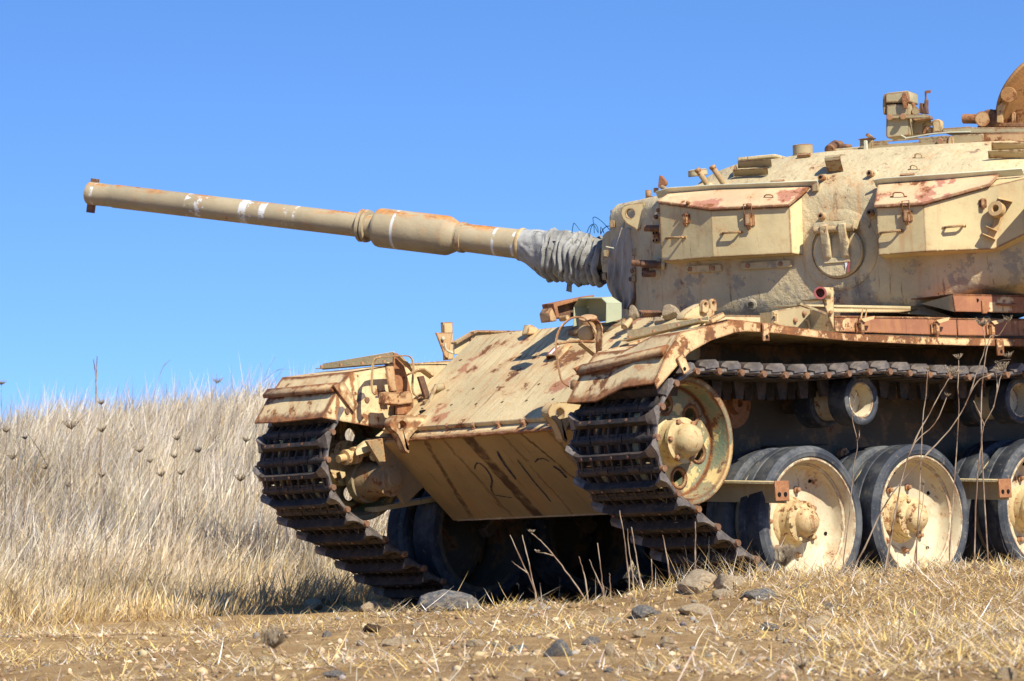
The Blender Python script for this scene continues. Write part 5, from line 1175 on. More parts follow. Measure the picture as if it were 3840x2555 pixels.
def side_bins():
    k = lambda q, y: at(*cK(*q), Y=y)
    # front end plate with curved top
    b = empty('fender_bin', (0, 0, 0), tank)
    MB().ext([k(q, 1.42) for q in ((0, 495), (0, 372), (230, 335), (430, 402), (470, 470), (480, 540))], (0, -.02, 0)).build('end_plate', M['flap'], b, bevel=.003)
    for q in ((255, 393), (180, 452), (395, 490)): MB().lathe([(0, .013), (.012, .013), (.016, .008)], k(q, 1.422), (0, 1, 0), 8).build('bolt', M['bolt'], b)
    MB().tube([k(q, 1.435) for q in ((275, 450), (290, 455), (305, 515))], .006, 6).build('hook', M['handle'], b); MB().tube([k(q, 1.44) for q in ((0, 395), (30, 395), (30, 470), (0, 470))], .007, 6).build('hook', M['handle'], b)
    MB().strap([k(q, 1.40) for q in ((210, 315), (430, 395))], .03, .012, (0, 1, 0)).build('hinge_strap', M['flap'], b)
    # long open bin: rusty front wall in two lengths, thin lid edge behind
    xa, xb, xc, xd = k((515, 430), 1.60).x, k((1545, 500), 1.60).x, k((2106, 500), 1.60).x, -4.8
    z0, z1 = 1.397, 1.498
    for a, c_ in ((xa, xb + .003), (xb - .003, -2.6), (-2.606, -4.8)):
        MB().ext([(a, 1.60, 1.42 if a > -.5 else 1.405), (c_, 1.60, 1.405), (c_, 1.60, z1 + .004), (a, 1.60, z1 + (.002 if a > -.5 else .0))], (0, -.006, 0)).build('bin_wall', M['bin'], b, bevel=.002)
        MB().ext([(a, 1.604, z1 - .002), (c_, 1.604, z1 - .002), (c_, 1.57, z1 + .004), (a, 1.57, z1 + .004)], (0, 0, .006)).build('wall_rim', M['edge'], b)
    MB().ext([k(q, 1.25) for q in ((250, 318), (1250, 335), (1250, 360), (250, 335))], (0, -.22, .01)).build('lid_edge', M['paint'], b, bevel=.002)
    MB().ext([k(q, 1.25) for q in ((430, 345), (1240, 358), (1060, 385), (520, 385))], (0, -.01, 0)).build('lid_lip', M['box'], b)
    MB().ext([(xa - .005, 1.59, 1.415), (xa - .005, 1.05, 1.43), (xa - .005, 1.05, 1.56), (xa - .005, 1.40, 1.56), (xa - .005, 1.59, 1.50)], (-.006, 0, 0)).build('end_wall', M['paint'], b)
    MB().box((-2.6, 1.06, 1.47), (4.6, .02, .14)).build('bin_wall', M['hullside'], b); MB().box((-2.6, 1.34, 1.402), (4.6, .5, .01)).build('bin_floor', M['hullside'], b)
    MB().ext([k((1250, 335), 1.25), k((1540, 435), 1.45), k((1500, 430), 1.35), k((1060, 385), 1.2)], (0, 0, -.006)).build('divider', M['paint'], b)
    # raised rear lid
    r_ = empty('raised_bin_lid', (0, 0, 0), tank)
    A = [k(q, 1.64) for q in ((1508, 238), (1530, 380))]; xe = -3.4
    MB().ext([A[0], Vector((xe, 1.64, A[0].z)), Vector((xe, 1.64, A[1].z)), A[1]], (0, -.006, 0)).build('lid_face', M['bin'], r_, bevel=.002)
    MB().ext([A[0] + Vector((0, -.007, 0)), A[1] + Vector((0, -.007, 0)), k((1240, 312), 1.30)], (-.006, 0, 0)).build('lid_side', M['paint'], r_)
    MB().ext([A[0] + Vector((0, 0, .001)), Vector((xe, 1.64, A[0].z + .001)), Vector((xe, 1.25, A[0].z + .006)), Vector((A[0].x - .1, 1.25, A[0].z + .006))], (0, 0, .005)).build('lid_top', M['bin'], r_)
    p, q = k((1880, 315), 1.642), k((2015, 318), 1.642); handle(r_, p, q, (0, 1, -.2), .035, .0075, M['rust'])
    MB().box(k((1772, 340), 1.646), (.04, .012, .075)).build('hasp', M['rust'], r_, bevel=.004); MB().cyl(k((1713, 283), 1.640), k((1713, 283), 1.6425), .010, n=10).build('bolt_hole', M['void'], r_)
    # over-centre latches on the bin wall
    for q, lp in (((718, 490), True), ((1350, 500), False), ((1815, 510), False)):
        p = k(q, 1.605); latch(b, p, (0, 1, 0), .95, False)
        if lp: MB().tube([k(w, 1.63) for w in ((735, 440), (752, 355), (785, 360), (770, 445))], .0045, 6).build('wire_loop', M['handle'], b)
        MB().ext([p + Vector((.02, .03, .03)), p + Vector((-.075, .045, .045)), p + Vector((-.06, .05, .028)), p + Vector((.0, .035, .012))], (0, .006, 0)).build('lever', M['handle'], b)
    # upright bracket carrying a short tube
    u = empty('tube_bracket', (0, 0, 0), tank)
    MB().ext([k(q, 1.63) for q in ((480, 173), (508, 173), (512, 540), (415, 280), (480, 272))], (0, -.008, 0)).build('bracket_plate', M['box'], u, bevel=.002)
    MB().ext([k(q, 1.66) for q in ((350, 272), (480, 272), (480, 280), (352, 280))], (0, -.10, 0)).build('shelf', M['flap'], u)
    c0, c1 = k((395, 222), 1.70), k((465, 222), 1.56); ax = (c0 - c1).normalized(); L = (c0 - c1).length
    MB().lathe([(0, .030), (L, .030), (L + .004, .033), (L + .006, .033), (L + .006, .025), (.01, .024)], c1, ax, 24, cap=False).build('short_tube', M['box'], u, smooth=30)
    MB().lathe([(L - .002, .0335), (L + .0075, .0335), (L + .0075, .0245), (L - .02, .024)], c1, ax, 24, cap=False).build('tube_lip', M['primer'], u); MB().cyl(c1 + ax * (L - .03), c1 + ax * (L - .028), .0245, n=16).build('tube_plug', M['darkrust'], u)
    MB().lathe([(0, .012), (.012, .012), (.016, .008)], k((475, 387), 1.631), (0, 1, 0), 8).build('bolt', M['bolt'], u)
    # far post with cable, standing on the far fender
    pz = lambda q, y: at(*cN(*q), Y=y); fp = empty('antenna_post', (0, 0, 0), tank)
    MB().ext([pz(q, -1.45) for q in ((997, 142), (1043, 140), (1047, 325), (1010, 328))], (0, -.03, 0)).build('post', M['lamp'], fp, bevel=.003)
    MB().ext([pz(q, -1.40) for q in ((960, 193), (1042, 192), (1020, 327), (1008, 320))], (0, -.01, 0)).build('gusset', M['bracket'], fp, bevel=.002)
    MB().tube(catmull([pz(q, -1.36) for q in ((1005, 245), (1010, 275), (1040, 292), (1075, 290), (1110, 285))], 4), .007, 6).build('cable', M['ledge'], fp)
    MB().lathe([(0, .012), (.012, .012), (.016, .008)], pz((993, 222), -1.395), (.3, 1, 0), 8).build('bolt', M['ledge'], fp)
    fb = empty('fender_bin', (0, 0, 0), tank)
    MB().ext([pz(q, -1.12) for q in ((1050, 300), (1050, 245), (1150, 188), (1480, 183), (1700, 180), (1700, 300))], (0, -.012, 0)).build('bin_wall', M['paint'], fb, bevel=.003)
    MB().strap([pz(q, -1.11) for q in ((1048, 245), (1150, 187), (1330, 190), (1480, 185))], .05, .012, (0, 1, 0)).build('bin_rim', M['fender'], fb); MB().lathe([(0, .013), (.012, .013), (.016, .008)], pz((1132, 228), -1.119), (0, 1, 0), 8).build('bolt', M['bolt'], fb)
side_bins()
# ------------------------------------------------------------------ dry grass and straw (nobody could count it)
def blades(name, X, Y, Z, L, w, az, lean, bend, c0, c1, prof=(1., 1., .8, 0.), label='', K=3):
    N = len(X); u = np.linspace(0, 1, K + 1); P = np.stack([X, Y, Z], -1); pts = [P]
    for k in range(K):
        th = lean + bend * (u[k] + u[k + 1]) / 2; st_ = L / K
        P = P + np.stack([np.sin(th) * np.cos(az) * st_, np.sin(th) * np.sin(az) * st_, np.cos(th) * st_], -1); pts.append(P)
    ps = RNG.random(N) * 2 * np.pi; side = np.stack([np.cos(ps), np.sin(ps), np.zeros(N)], -1)
    flat = np.stack([-np.sin(az), np.cos(az), np.zeros(N)], -1); m = (np.abs(lean) > 1.0)[:, None]; side = np.where(m, flat, side)
    verts = []; cols = []
    for k in range(K + 1):
        h = (w * prof[k] / 2)[:, None] * side; cc = c0 * (1 - u[k]) + c1 * u[k]
        verts += [pts[k] - h, pts[k] + h] if k < K else [pts[k]]; cols += [cc, cc] if k < K else [cc]
    V = np.stack(verts, 1); Cc = np.stack(cols, 1); n = V.shape[1]; base = np.arange(N)[:, None] * n; tri = []
    for k in range(K - 1): tri += [(2 * k, 2 * k + 1, 2 * k + 3), (2 * k, 2 * k + 3, 2 * k + 2)]
    tri.append((2 * K - 2, 2 * K - 1, 2 * K)); F_ = (base[:, None, :] + np.array(tri)[None]).reshape(-1, 3)
    C4 = np.concatenate([np.clip(Cc, 0.01, 1).reshape(-1, 3), np.ones((N * n, 1))], -1)
    me = raw_mesh(name, V.reshape(-1, 3), F_, C4)
    return tag(link(name, me, M['grass']), label, kind='stuff')
def pal(N, cols, ws, jit=.12):
    i = RNG.choice(len(cols), N, p=np.array(ws) / sum(ws)); c = np.array(cols)[i]; return c * (1 + jit * RNG.standard_normal((N, 1))) * (1 + .03 * RNG.standard_normal((N, 3)))
PALE, STRAW, GREY, BROWN, GOLD, WHITE = (.78, .66, .49), (.68, .48, .20), (.56, .47, .35), (.31, .185, .08), (.74, .50, .15), (.90, .82, .68)

def meadow():
    N = 560000
    s_ = 19.0 + 19.0 * RNG.random(N) ** 1.5; t_ = np.where(RNG.random(N) < .62, -9 + 10 * RNG.random(N), 1 + 13 * RNG.random(N)); X, Y = xy(s_, t_)
    q = np.minimum(s_ - 19.2, (-2.35 - Y) * 1.1)
    edge = q + vnoise(X * 1.6, Y * 1.6) * 1.6
    vis = np.where(t_ < 1.0, .85, .55)
    keep = (edge > -.25) & (RNG.random(N) < np.clip(.35 + edge * .6, 0, 1) * vis)
    X, Y, s_, t_, edge = X[keep], Y[keep], s_[keep], t_[keep], edge[keep]; N = len(X)
    # tufts: every blade belongs to a clump that shares its lean, height and tone
    cell = (np.floor(X * 5.5).astype(int) * 131 + np.floor(Y * 5.5).astype(int) * 7919) % 60013
    tab = RNG.random((60013, 4)); cx_, cy_, cz_, cw_ = tab[cell].T
    X = X + (cx_ - .5) * .12; Y = Y + (cy_ - .5) * .12
    grow = np.clip(.30 + edge * .24, .22, 1.0); patch = .74 + .5 * (vnoise(X * .55, Y * .55) + .5)
    L = (.32 + .42 * RNG.random(N)) * grow * patch * (.72 + .5 * cz_); w = .0027 + .0044 * RNG.random(N) ** 2
    az = math.atan2(CR[1], CR[0]) + 2.6 * (cx_ - .5) + .75 * RNG.standard_normal(N); lean = .05 + .38 * cy_ + .16 * np.abs(RNG.standard_normal(N)); bend = .1 + .8 * RNG.random(N) ** 2
    loose = RNG.random(N) < .22; lean = np.where(loose, lean + .9 * RNG.random(N), lean); az = np.where(loose, RNG.random(N) * 6.28, az)
    tone = (.70 + .38 * RNG.random(N)) * (.80 + .36 * cw_) * (1 + .24 * (vnoise(X * 1.1 + 20, Y * 1.1) * 2))
    low = pal(N, (STRAW, BROWN, GREY, GOLD), (5, 2.4, 1.6, 1.6)); top = pal(N, (PALE, WHITE, GREY, STRAW), (6, 3., 2.2, 1.2))
    mixr = np.clip(.25 + edge * .3, 0, 1)[:, None]; top = top * mixr + pal(N, (GOLD, STRAW, PALE), (3, 4, 2)) * (1 - mixr)
    o = blades('tall_grass', X, Y, hgt(X, Y) - .02, L, w, az, lean, bend, low * tone[:, None] * .9, top * tone[:, None], (.7, .8, 1.35, 0.), 'tall pale dry grass covering the slope behind the tank')
    # dark weedy stems scattered in it
meadow()

def straw():
    # straw lying on the earth in front of the tank
    N = 330000; s_ = 8.6 + 9.6 * RNG.random(N) ** .9; t_ = -4.2 + 9.5 * RNG.random(N); X, Y = xy(s_, t_)
    d = .06 + .95 * sstep(.5, 1.7, t_) * sstep(9.0, 10.5, s_ + t_) + .18 * sstep(-.3, -1.6, t_) + .9 * np.maximum(vnoise(X * 1.3, Y * 1.3), -.25) + .8 * np.maximum(vnoise(X * 3.7, Y * 3.7 + 7), -.2)
    d = d - .12 * np.exp(-((t_ - .1) / .9) ** 2) * (s_ < 15)
    foot = (np.abs(Y) < 1.9) & (X < 1.3)
    keep = (RNG.random(N) < np.clip(d, .03, 1.) * .85) & ~(foot & (RNG.random(N) < .85)); X, Y, s_, t_ = X[keep], Y[keep], s_[keep], t_[keep]; N = len(X)
    L = .025 + .10 * RNG.random(N) ** 2.2 + .16 * (RNG.random(N) < .035); w = .0022 + .0026 * RNG.random(N)
    az = RNG.random(N) * 6.283; lean = R(80) + .22 * RNG.standard_normal(N); lean = np.clip(lean, .75, 1.62)
    c = pal(N, (STRAW, PALE, GREY, BROWN, GOLD, WHITE), (5, 2.2, 1.8, 3.2, 3.0, .6), .22)
    pile = np.clip(d[keep], 0, 1)
    blades('loose_straw', X, Y, hgt(X, Y) + .003 + (.008 + .030 * pile) * RNG.random(N), L, w, az, lean, .25 * RNG.standard_normal(N), c, c * 1.03, (1., 1., 0.), 'flattened yellow straw strewn over the brown earth', K=2)
    # short standing stubble and wiry grass along the wheels and on the bank
    N = 110000; s_ = 9 + 8.6 * RNG.random(N); t_ = -3.8 + 9.0 * RNG.random(N); X, Y = xy(s_, t_)
    line = np.exp(-((Y - (2.05 - .15 * np.sin(X * 3))) / .42) ** 2) * (X < 1.6)
    d = .03 + .42 * sstep(.9, 2.2, t_) + 1.2 * line + .22 * (s_ > 17.2) * (t_ < -1.2) + .5 * np.maximum(vnoise(X * 2.1 + 5, Y * 2.1), 0)
    keep = (RNG.random(N) < d) & ~((np.abs(Y) < 1.62) & (X < 1.2)); X, Y, s_, t_, line = X[keep], Y[keep], s_[keep], t_[keep], line[keep]; N = len(X)
    L = (.035 + .10 * RNG.random(N) ** 2) * (1 + 2.3 * line * RNG.random(N)); w = .0024 + .002 * RNG.random(N); az = RNG.random(N) * 6.283
    c = pal(N, (STRAW, PALE, GREY, GOLD, BROWN), (4, 3.4, 2, 2, 1.5), .16)
    blades('dry_stubble', X, Y, hgt(X, Y) - .008, L, w, az, .35 + .45 * np.abs(RNG.standard_normal(N)), .9 * RNG.random(N), c * .85, c * 1.05, (1., .9, .6, 0.), 'short wiry dry grass growing along the wheels and the bank')
straw()

def pebbles():
    # crumbs of earth and gravel
    bm = bmesh.new(); bmesh.ops.create_icosphere(bm, subdivisions=1, radius=1.); bv = np.array([v.co[:] for v in bm.verts]); bf = np.array([[v.index for v in f.verts] for f in bm.faces]); bm.free()
    N = 15000; s_ = 8.8 + 9. * RNG.random(N); t_ = -3.5 + 7.6 * RNG.random(N); X, Y = xy(s_, t_)
    keep = RNG.random(N) < np.clip(.75 - .4 * sstep(1.2, 2.4, t_) + .9 * vnoise(X * 1.7, Y * 1.7), .05, 1); X, Y = X[keep], Y[keep]; N = len(X)
    r = .003 + .016 * RNG.random(N) ** 4; sc = r[:, None] * (.6 + .8 * RNG.random((N, 3))) * np.array([1, 1, .75])
    jit = 1 + .28 * RNG.standard_normal((N, len(bv), 1)); V = bv[None] * jit * sc[:, None, :] + np.stack([X, Y, hgt(X, Y) + r * .25], -1)[:, None, :]
    F_ = (np.arange(N)[:, None, None] * len(bv) + bf[None]).reshape(-1, 3); c = pal(N, ((.42, .28, .15), (.54, .40, .24), (.25, .21, .17), (.22, .135, .07)), (4, 3, 1.3, 2.4), .2)
    C4 = np.concatenate([np.repeat(np.clip(c, .01, 1), len(bv), 0), np.ones((N * len(bv), 1))], -1); me = raw_mesh('gravel', V.reshape(-1, 3), F_, C4)
    m = NT('gravel_stone'); a = m.n('ShaderNodeVertexColor', layer_name='Col'); m.bump(m.noise(90., 5, .7), .5, .004)
    tag(link('gravel', me, m.done(a.outputs[0], .95, .1)), 'crumbs of earth and fine gravel scattered over the ground', kind='stuff')
pebbles()

# ------------------------------------------------------------------ stones one can pick out
def rock_mesh(seed, flat=1.):
    rr = random.Random(seed); bm = bmesh.new(); bmesh.ops.create_icosphere(bm, subdivisions=3, radius=1.)
    planes = []
    for _ in range(11):
        n = Vector((rr.gauss(0, 1), rr.gauss(0, 1), rr.gauss(0, .9))).normalized(); planes.append((n, rr.uniform(.58, .88)))
    off = Vector((seed * 3.1, seed * 1.7, 0))
    for v in bm.verts:
        p = v.co.copy()
        for n, d in planes:
            k = p.dot(n)
            if k > d: p -= n * (k - d) * .92
        a = mnoise.fractal(p * 2.2 + off, 1., 2., 5) * .10 + mnoise.noise(p * 7 + off) * .03; v.co = p * (1 + a)
    me = bpy.data.meshes.new('rock'); bm.to_mesh(me); bm.free(); me.polygons.foreach_set('use_smooth', [True] * len(me.polygons)); me.set_sharp_from_angle(angle=R(24)); return me
def ground_hit(px, py):
    q = ray(px, py); lo = None
    for k in range(200):
        d = 7 + k * .08; p = CAM + q * d
        if p[2] < h1(p[0], p[1]) + .004: return Vector(p)
    return Vector(CAM + q * 15.9)
cA_, cB_, cC_ = crop(600, 2050, 1200 / 2357), crop(1800, 2050, 1200 / 2357), crop(2900, 2000, 940 / 2357)
ROCKS = [  # survey, x, y of the foot, width, height, stone, label
    (cA_, 2140, 465, 400, 195, 'basalt', 'large squarish rough rock lying in the shade under the far track'), (cA_, 1130, 465, 130, 85, 'tanrock', 'rounded tan stone in front of the dark humped rock by the tall grass'),
    (cA_, 1262, 425, 240, 100, 'basalt', 'dark humped basalt rock at the edge of the tall grass'), (cA_, 1560, 480, 160, 85, 'tanrock', 'grey and tan stone at the edge of the tank shadow near the tall grass'),
    (cA_, 270, 625, 150, 45, 'basalt', 'flat bluish grey stone beside a paler tan stone near the tall grass'), (cA_, 435, 630, 140, 80, 'tanrock', 'pale tan stone touching a flat bluish grey stone near the tall grass'),
    (cA_, 1228, 668, 72, 60, 'basalt', None), (cA_, 1560, 620, 115, 65, 'clod', 'dark brown clod with a jagged top on bare earth'), (cA_, 1740, 725, 190, 66, 'tanrock', 'long low tan stone half buried above a patch of pale straw'),
    (cA_, 2325, 735, 115, 60, 'tanrock', None), (cA_, 785, 862, 115, 60, 'tanrock', None), (cA_, 612, 866, 72, 40, 'tanrock', None), (cA_, 1275, 955, 150, 58, 'basalt', None), (cA_, 1905, 588, 105, 36, 'tanrock', None), (cA_, 1685, 525, 125, 45, 'tanrock', None),
    (cB_, 1620, 310, 280, 150, 'tanrock', 'large pointed tan rock in front of the near track'), (cB_, 1830, 320, 185, 155, 'tanrock', 'craggy tan rock leaning between the pointed tan rock and the smooth blue-grey rock'), (cB_, 2060, 385, 265, 115, 'basalt', 'smooth blue-grey rock beside the craggy tan rock'),
    (cB_, 1800, 380, 150, 72, 'tanrock', None), (cB_, 1205, 520, 165, 115, 'basalt', 'rough black basalt rock with a smaller grey stone against its side'), (cB_, 1295, 510, 85, 52, 'basalt', 'small grey stone against the side of the rough black basalt rock'),
    (cB_, 1585, 508, 230, 95, 'tanrock', 'broad low sandy rock with a dark tip'), (cB_, 985, 562, 175, 42, 'tanrock', 'thin flat reddish slab lying on the earth'), (cB_, 580, 800, 195, 150, 'basalt', 'two-toned basalt rock with tan underside beside a patch of pale straw'),
    (cB_, 822, 725, 135, 85, 'basalt', 'slate grey stone with a flat face beside a patch of pale straw'), (cB_, 2130, 615, 115, 90, 'basalt', 'pale grey faceted stone on bare earth below the smooth blue-grey rock'), (cB_, 1800, 605, 65, 52, 'tanrock', None), (cB_, 1385, 735, 95, 78, 'tanrock', None), (cB_, 960, 795, 75, 88, 'tanrock', None),
    (cB_, 285, 768, 120, 60, 'basalt', None), (cB_, 1172, 662, 85, 52, 'tanrock', None), (cB_, 2292, 585, 62, 62, 'tanrock', None), (cB_, 1265, 905, 120, 62, 'tanrock', None), (cB_, 950, 920, 70, 40, 'basalt', None),
    (cC_, 530, 735, 210, 130, 'basalt', 'grey faceted rock half sunk in trampled straw'), (cC_, 410, 905, 340, 140, 'tanrock', 'long pitted grey-tan rock with a dark hollow at one end'), (cC_, 282, 520, 85, 52, 'basalt', None), (cC_, 140, 880, 85, 95, 'tanrock', None), (cC_, 2205, 1365, 190, 115, 'tanrock', 'dull brown rock half hidden in matted grey grass'), (cC_, 1750, 1025, 115, 60, 'tanrock', None)]
t = NT('earth_clod_v').vary(); M['clod'] = t.bump(t.noise(30., 8, .75), .9, .03).done(t.mix(t.step(t.noise(9., 7, .7), .4, .62), (.10, .062, .035), (.21, .14, .08)), .97, .05)
RM = [rock_mesh(k + 1) for k in range(9)]
def rocks():
    for k, (c, x, y, w, h, m, lab) in enumerate(ROCKS):
        px, py = c(x, y); p = ground_hit(px, py); sc = c(1, 0)[0] - c(0, 0)[0]; dist = (p - Vector(CAM)).length; W_ = w * sc / FPX * dist * .62; H_ = h * sc / FPX * dist * (.58 if m == 'basalt' else .72)
        me = RM[k % 9].copy(); o = link('rock', me, M[m], None, (p.x, p.y, p.z + H_ * .32)); o.scale = (W_, W_ * random.Random(k).uniform(.7, 1.), H_)
        o.rotation_euler = (random.Random(k).uniform(-.2, .2), random.Random(k + 5).uniform(-.2, .2), math.atan2(CR[1], CR[0]) + random.Random(k + 9).uniform(-.4, .4))
        if lab: tag(o, lab, 'rock')
        elif m == 'basalt': tag(o, 'small grey stone lying loose on the straw-strewn earth', 'rock', 'small grey stones on the earth')
        else: tag(o, 'small sandy-brown stone lying loose on the straw-strewn earth', 'rock', 'small sandy-brown stones on the earth')
    # stones that lie on the tank's deck
    for q, y, w, h, m, lab in (((1455, 350), .70, 185, 125, 'tanrock', 'lumpy tan rock lying on the tank deck beside the coil spring'), ((1125, 350), .50, 95, 120, 'tanrock', 'upright angular brown stone on the tank deck beside the green hood'), ((1340, 375), .78, 110, 45, 'tanrock', 'flat brown stone on the tank deck between the fender and the lumpy tan rock')):
        p = at(*cG(*q), Y=y); d = (p - Vector(CAM)).length; W_, H_ = w * .4243 / FPX * d * .6, h * .4243 / FPX * d * .62
        o = link('rock', RM[(w + 3) % 9].copy(), M[m], None, (p.x, p.y, p.z + H_ * .75)); o.scale = (W_, W_ * .9, H_); tag(o, lab, 'rock')
rocks()

# ------------------------------------------------------------------ bustle bin at the turret's rear (its shade falls along the wall)
def bustle():
    b = empty('bustle_bin', (0, 0, 0), tank)
    MB().ext([TW(-1.80, .86, 1.90), TW(-2.55, .80, 1.90), TW(-2.55, -.80, 1.90), TW(-1.80, -.86, 1.90)], ZT * .42).build('bin_body', M['box'], b, bevel=.01)
    MB().ext([TW(-1.79, .875, 2.325), TW(-2.57, .815, 2.325), TW(-2.57, -.815, 2.325), TW(-1.79, -.875, 2.325)], ZT * .02).build('lid', M['lid'], b, bevel=.004)
    MB().ext([TW(-1.74, .80, 1.93), TW(-2.35, .78, 1.93), TW(-2.35, 1.18, 1.93), TW(-1.74, 1.20, 1.93)], ZT * .37).build('shade_block', M['box'], b, bevel=.01)  # unseen block added beside the bustle to shade the turret wall
bustle()

# ------------------------------------------------------------------ dead stalks and umbels
def umbel_head(p, up, size, seed, closed=.5):
    """dry umbel: rays fanning from one point, each ending in a tuft; closed 0 = flat plate, 1 = clenched like a bird's nest"""
    rr = random.Random(seed); mb = MB(); up = Vector(up).normalized(); a = up.orthogonal().normalized(); b = up.cross(a); n = 34
    for k in range(n):
        r = math.sqrt((k + .5) / n); t = k * 2.39996 + rr.uniform(-.3, .3); spread = (a * math.cos(t) + b * math.sin(t)) * r
        if closed > .6: end = p + spread * size * .58 + up * size * (.95 + .12 * r) * rr.uniform(.85, 1.05); mid = p + spread * size * .66 + up * size * .45
        else:
            cup = .5 + closed; end = p + spread * size * rr.uniform(.85, 1.0) + up * size * (.42 + .55 * r * r * cup) * rr.uniform(.85, 1.1); mid = p + spread * size * .52 + up * size * (.26 + .06 * r)
        mb.tube([p, mid, end], [.0016 + size * .006, .0012 + size * .005, .001 + size * .004], 4)
        for q in range(3):
            e = end + Vector((rr.gauss(0, 1), rr.gauss(0, 1), rr.gauss(0, .8))) * size * .09; d = size * .055
            mb.add([e + Vector((d, 0, -d * .4)), e + Vector((-d * .5, d * .87, -d * .4)), e + Vector((-d * .5, -d * .87, -d * .4)), e + Vector((0, 0, d))], [(0, 1, 2), (0, 3, 1), (1, 3, 2), (2, 3, 0)])
    return mb
def stalk(paths, heads, s, lab, cat='plant', group=None, r=.0042, name='dry_stalk', closed=.3, foot=True):
    """paths: polylines in photo columns/rows laid in an upright plane at distance s; the first one starts at the root"""
    P0 = np.array([*xy(s, 0), 0.]); N = np.array([DH[0], DH[1], 0.])
    rr = random.Random(int(paths[0][0][0] * 7 + paths[0][0][1])); pts = [[atp(*q, P0, N) for q in pl] for pl in paths]
    base = pts[0][0].copy(); gz = h1(base.x, base.y); root = Vector((base.x, base.y, gz - .01))
    if pts[0][0].z > gz + .01: pts[0] = [root] + pts[0]
    else: pts[0][0].z = max(pts[0][0].z, gz - .03)
    for pl in pts[1:]:
        for i, p in enumerate(pl): p += Vector((DH[0], DH[1], 0)) * .02 * i * rr.choice((-1, 1))
    o0 = None
    for k, pl in enumerate(pts):
        c = catmull(pl, 4); n = len(c); rad = r if k == 0 else r * .7
        mb = MB().tube([p + Vector((rr.gauss(0, 1), rr.gauss(0, 1), 0)) * .0012 for p in c], [rad * (1 - .55 * i / n) + (.0012 if i % 9 == 4 else 0) for i in range(n)], 6)
        if o0 is None: o0 = mb.build(name, M['stem'], None, smooth=60)
        else: mb.build('branch', M['stem'], o0, smooth=60)
    for k, (q, size) in enumerate(heads):
        p = atp(*q, P0, N); umbel_head(p, (rr.uniform(-.25, .25), rr.uniform(-.25, .25), 1), size, int(q[0]), closed).build('flower_head', M['umbel'], o0, smooth=0)
    tag(o0, lab, cat, group); return o0
def C_(c, pts): return [c(*q) for q in pts]
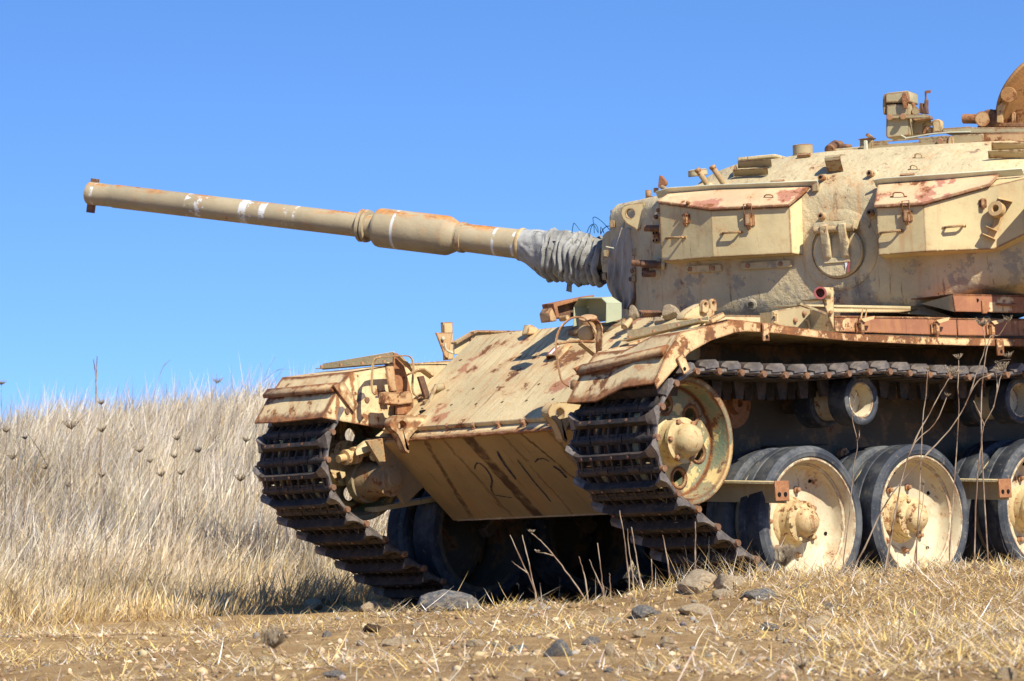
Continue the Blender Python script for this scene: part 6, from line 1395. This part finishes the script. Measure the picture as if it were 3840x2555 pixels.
def plants():
    S = cS
    stalk([C_(S, [(1500, 1445), (1590, 1290), (1700, 1060), (1860, 870), (2000, 720), (2075, 600), (2140, 420), (2170, 320), (2158, 225)]), C_(S, [(2075, 600), (2130, 490), (2180, 462), (2235, 440)])], [(S(2158, 225), .042), (S(2248, 428), .036)], 15.9, 'tall leaning dead stalk with a seed head reaching above the fender edge', closed=.55)
    stalk([C_(S, [(1700, 1370), (1760, 1000), (1820, 800), (1905, 640), (1975, 510), (2010, 455)])], [(S(2015, 462), .052)], 15.9, 'dead stalk with a broad spreading seed head in front of the track', closed=.15)
    stalk([C_(S, [(1840, 1360), (1870, 700), (1885, 560), (1893, 440)])], [(S(1895, 432), .018)], 16.0, 'slender dead stalk with one tiny seed head in front of the track', closed=.4)
    stalk([C_(S, [(1690, 1390), (1800, 850), (1930, 690), (1985, 565)])], [(S(1988, 560), .017)], 15.8, 'thin dead stalk with a small seed head beside the second wheel', closed=.4)
    stalk([C_(S, [(2120, 1380), (2130, 1000), (2150, 800), (2165, 700), (2210, 610), (2240, 480), (2255, 445)]), C_(S, [(2165, 700), (2140, 640), (2120, 580)]), C_(S, [(2210, 610), (2230, 520), (2232, 400), (2280, 385)])], [(S(2257, 440), .040), (S(2282, 375), .028)], 15.7, 'forked dead stalk with two seed heads in front of the third wheel', closed=.35)
    stalk([C_(S, [(2000, 1300), (2040, 700), (2040, 480), (2042, 385)])], [(S(2042, 380), .026)], 16.2, 'straight dead stalk with a cupped seed head in front of the track', closed=.6)
    stalk([C_(S, [(1480, 1430), (1512, 1180), (1540, 900), (1556, 780), (1530, 650), (1555, 535)]), C_(S, [(1556, 780), (1565, 745), (1568, 720)])], [], 15.9, 'bare forked twig crossing the edge of the first wheel', r=.003)
    stalk([C_(S, [(2150, 650), (2185, 300), (2240, 265), (2278, 195)])], [(S(2280, 200), .026)], 15.9, 'curving dead stalk with a small nest-like seed head against the rusty bin', closed=.6)
    stalk([C_(S, [(1820, 1420), (1850, 1200), (1872, 1060), (1872, 950)])], [(S(1872, 985), .016)], 15.6, 'short thin dead stalk in front of the second hub cap', r=.0026, closed=.7)
    L = cL
    for pl, hd, lab in (([[(1548, 1115), (1495, 960), (1440, 850), (1370, 685)], [(1480, 925), (1430, 890), (1375, 850)]], [], 'bare dead stem with a side twig in front of the shaded far wheel'), ([[(1530, 1060), (1500, 930), (1480, 830), (1445, 685)]], [], 'bare dead stem crossing a forked one in front of the shaded far wheel'),
                        ([[(1838, 1085), (1740, 940), (1650, 820), (1560, 720), (1502, 672)], [(1640, 815), (1590, 800), (1540, 795)]], [((1502, 672), .020), ((1537, 795), .017)], 'leaning dead stem with two small ragged seed heads under the nose'), ([[(1958, 1055), (1940, 900), (1920, 735)]], [], 'reddish bare stick standing below the nose plate'),
                        ([[(1950, 1030), (1905, 930), (1870, 840)]], [], 'short bent stick beside a reddish bare stick'), ([[(2126, 1115), (2112, 900), (2088, 700), (2058, 530)]], [], 'tall bare stick in front of the tracks below the nose corner'), ([[(2145, 960), (2122, 800), (2108, 645)]], [], 'thin pale stick between two taller bare sticks'),
                        ([[(2195, 1005), (2162, 800), (2136, 635)]], [], 'stout reddish stick in front of the sloping near track'), ([[(2392, 1060), (2362, 850), (2330, 685)]], [], 'jointed tan cane in front of the sloping near track'), ([[(1850, 1000), (1820, 880), (1805, 820)]], [], 'small bent twig under the nose'), ([[(2545, 1030), (2538, 800), (2540, 600)]], [], 'straight tan cane beside the lower end of the near track'), ([[(2000, 1040), (1998, 960), (1996, 925)]], [], 'very short upright stub of straw under the nose'), ([[(2270, 1010), (2264, 900), (2262, 838)]], [], 'short upright straw between the jointed cane and the stout stick')):
        stalk([C_(L, p) for p in pl], [(L(*q), z) for q, z in hd], 16.0, lab, r=.0048, closed=.2)
    # standing close to the camera, slightly out of focus
    stalk([[(1034, 2640), (1030, 2500), (1027, 2432)]], [((1027, 2432), .052)], 8.6, 'clenched brown seed head on a thin stalk over the bare foreground earth', closed=.95, r=.0020)
    stalk([[(2925, 2640), (2930, 2350), (2942, 2125)]], [((2944, 2125), .050)], 8.6, 'clenched brown seed head standing before the first road wheel', closed=.95, r=.0014)
    stalk([[(2700, 2660), (2960, 2450), (2998, 2245), (3010, 2190)]], [], 9.0, 'long thin grey twig bending up through the foreground straw', r=.0016); stalk([[(3400, 2640), (3390, 2480), (3370, 2390), (3372, 2300), (3340, 2260)]], [], 10.5, 'kinked grey twig rising from the foreground straw', r=.0022)
    stalk([[(3345, 2640), (3350, 2400), (3338, 2300)]], [], 10.8, 'straight grey twig beside a kinked one in the foreground straw', r=.0018); stalk([[(3000, 2560), (3003, 2510)]], [((3004, 2512), .030)], 9.4, 'dark bristly thistle tuft close to the foreground earth', closed=.2, r=.002)
    # umbels scattered over the slope
    H = crop(0, 1300, 1300 / 1624)
    for k, (x, y, w) in enumerate(((335, 388, 70), (30, 403, 36), (478, 402, 44), (655, 497, 40), (832, 440, 36), (932, 498, 34), (817, 524, 34), (1237, 440, 40), (1152, 448, 34), (757, 610, 40), (322, 660, 30), (478, 612, 34), (1127, 632, 50), (702, 545, 28), (215, 575, 32), (850, 602, 36), (475, 272, 30), (120, 435, 26), (60, 530, 44))):
        s = 20.6 + (640 - min(y, 640)) / 640 * 7.0; px, py = H(x, y); size = w * .80 / FPX * s * .70
        stalk([[(px - 6, py + 420), (px - 3, py + 120), (px, py)]], [((px, py), size)], s, 'dark cupped seed head standing in the tall pale grass of the slope', 'plant', 'seed heads over the grassy slope', r=.0035, closed=.52, name='seed_head_stalk')
    # skyline weeds
    for pl, hd, lab in (([[(450, 230), (452, 120), (455, 45)], [(452, 160), (445, 100), (441, 60)]], [], 'pale dry spike rising alone above the grass of the skyline'), ([[(1012, 230), (1012, 180), (1013, 128)], [(1012, 175), (1030, 165), (1038, 170)]], [((1020, 172), .06)], 'small dark bushy weed on the skyline beside the fender'), ([[(720, 260), (735, 180), (765, 95), (800, 62)], [(750, 130), (765, 90), (770, 70)]], [], 'wispy branched weed on the skyline'), ([[(1215, 230), (1240, 140), (1290, 50)], [(1230, 170), (1300, 110), (1370, 110)], [(1240, 140), (1220, 80)]], [], 'thin branching weed on the skyline behind the fender'), ([[(5, 250), (8, 200), (4, 165)]], [((6, 180), .06)], 'dark leafy weed on the skyline far from the tank'), ([[(780, 240), (782, 200), (779, 175)]], [], 'short dark spike in the skyline grass')):
        stalk([C_(H, p) for p in pl], [(H(*q), z) for q, z in hd], 33.0, lab, r=.0032 if 'pale' not in lab else .009, closed=.2)
plants()
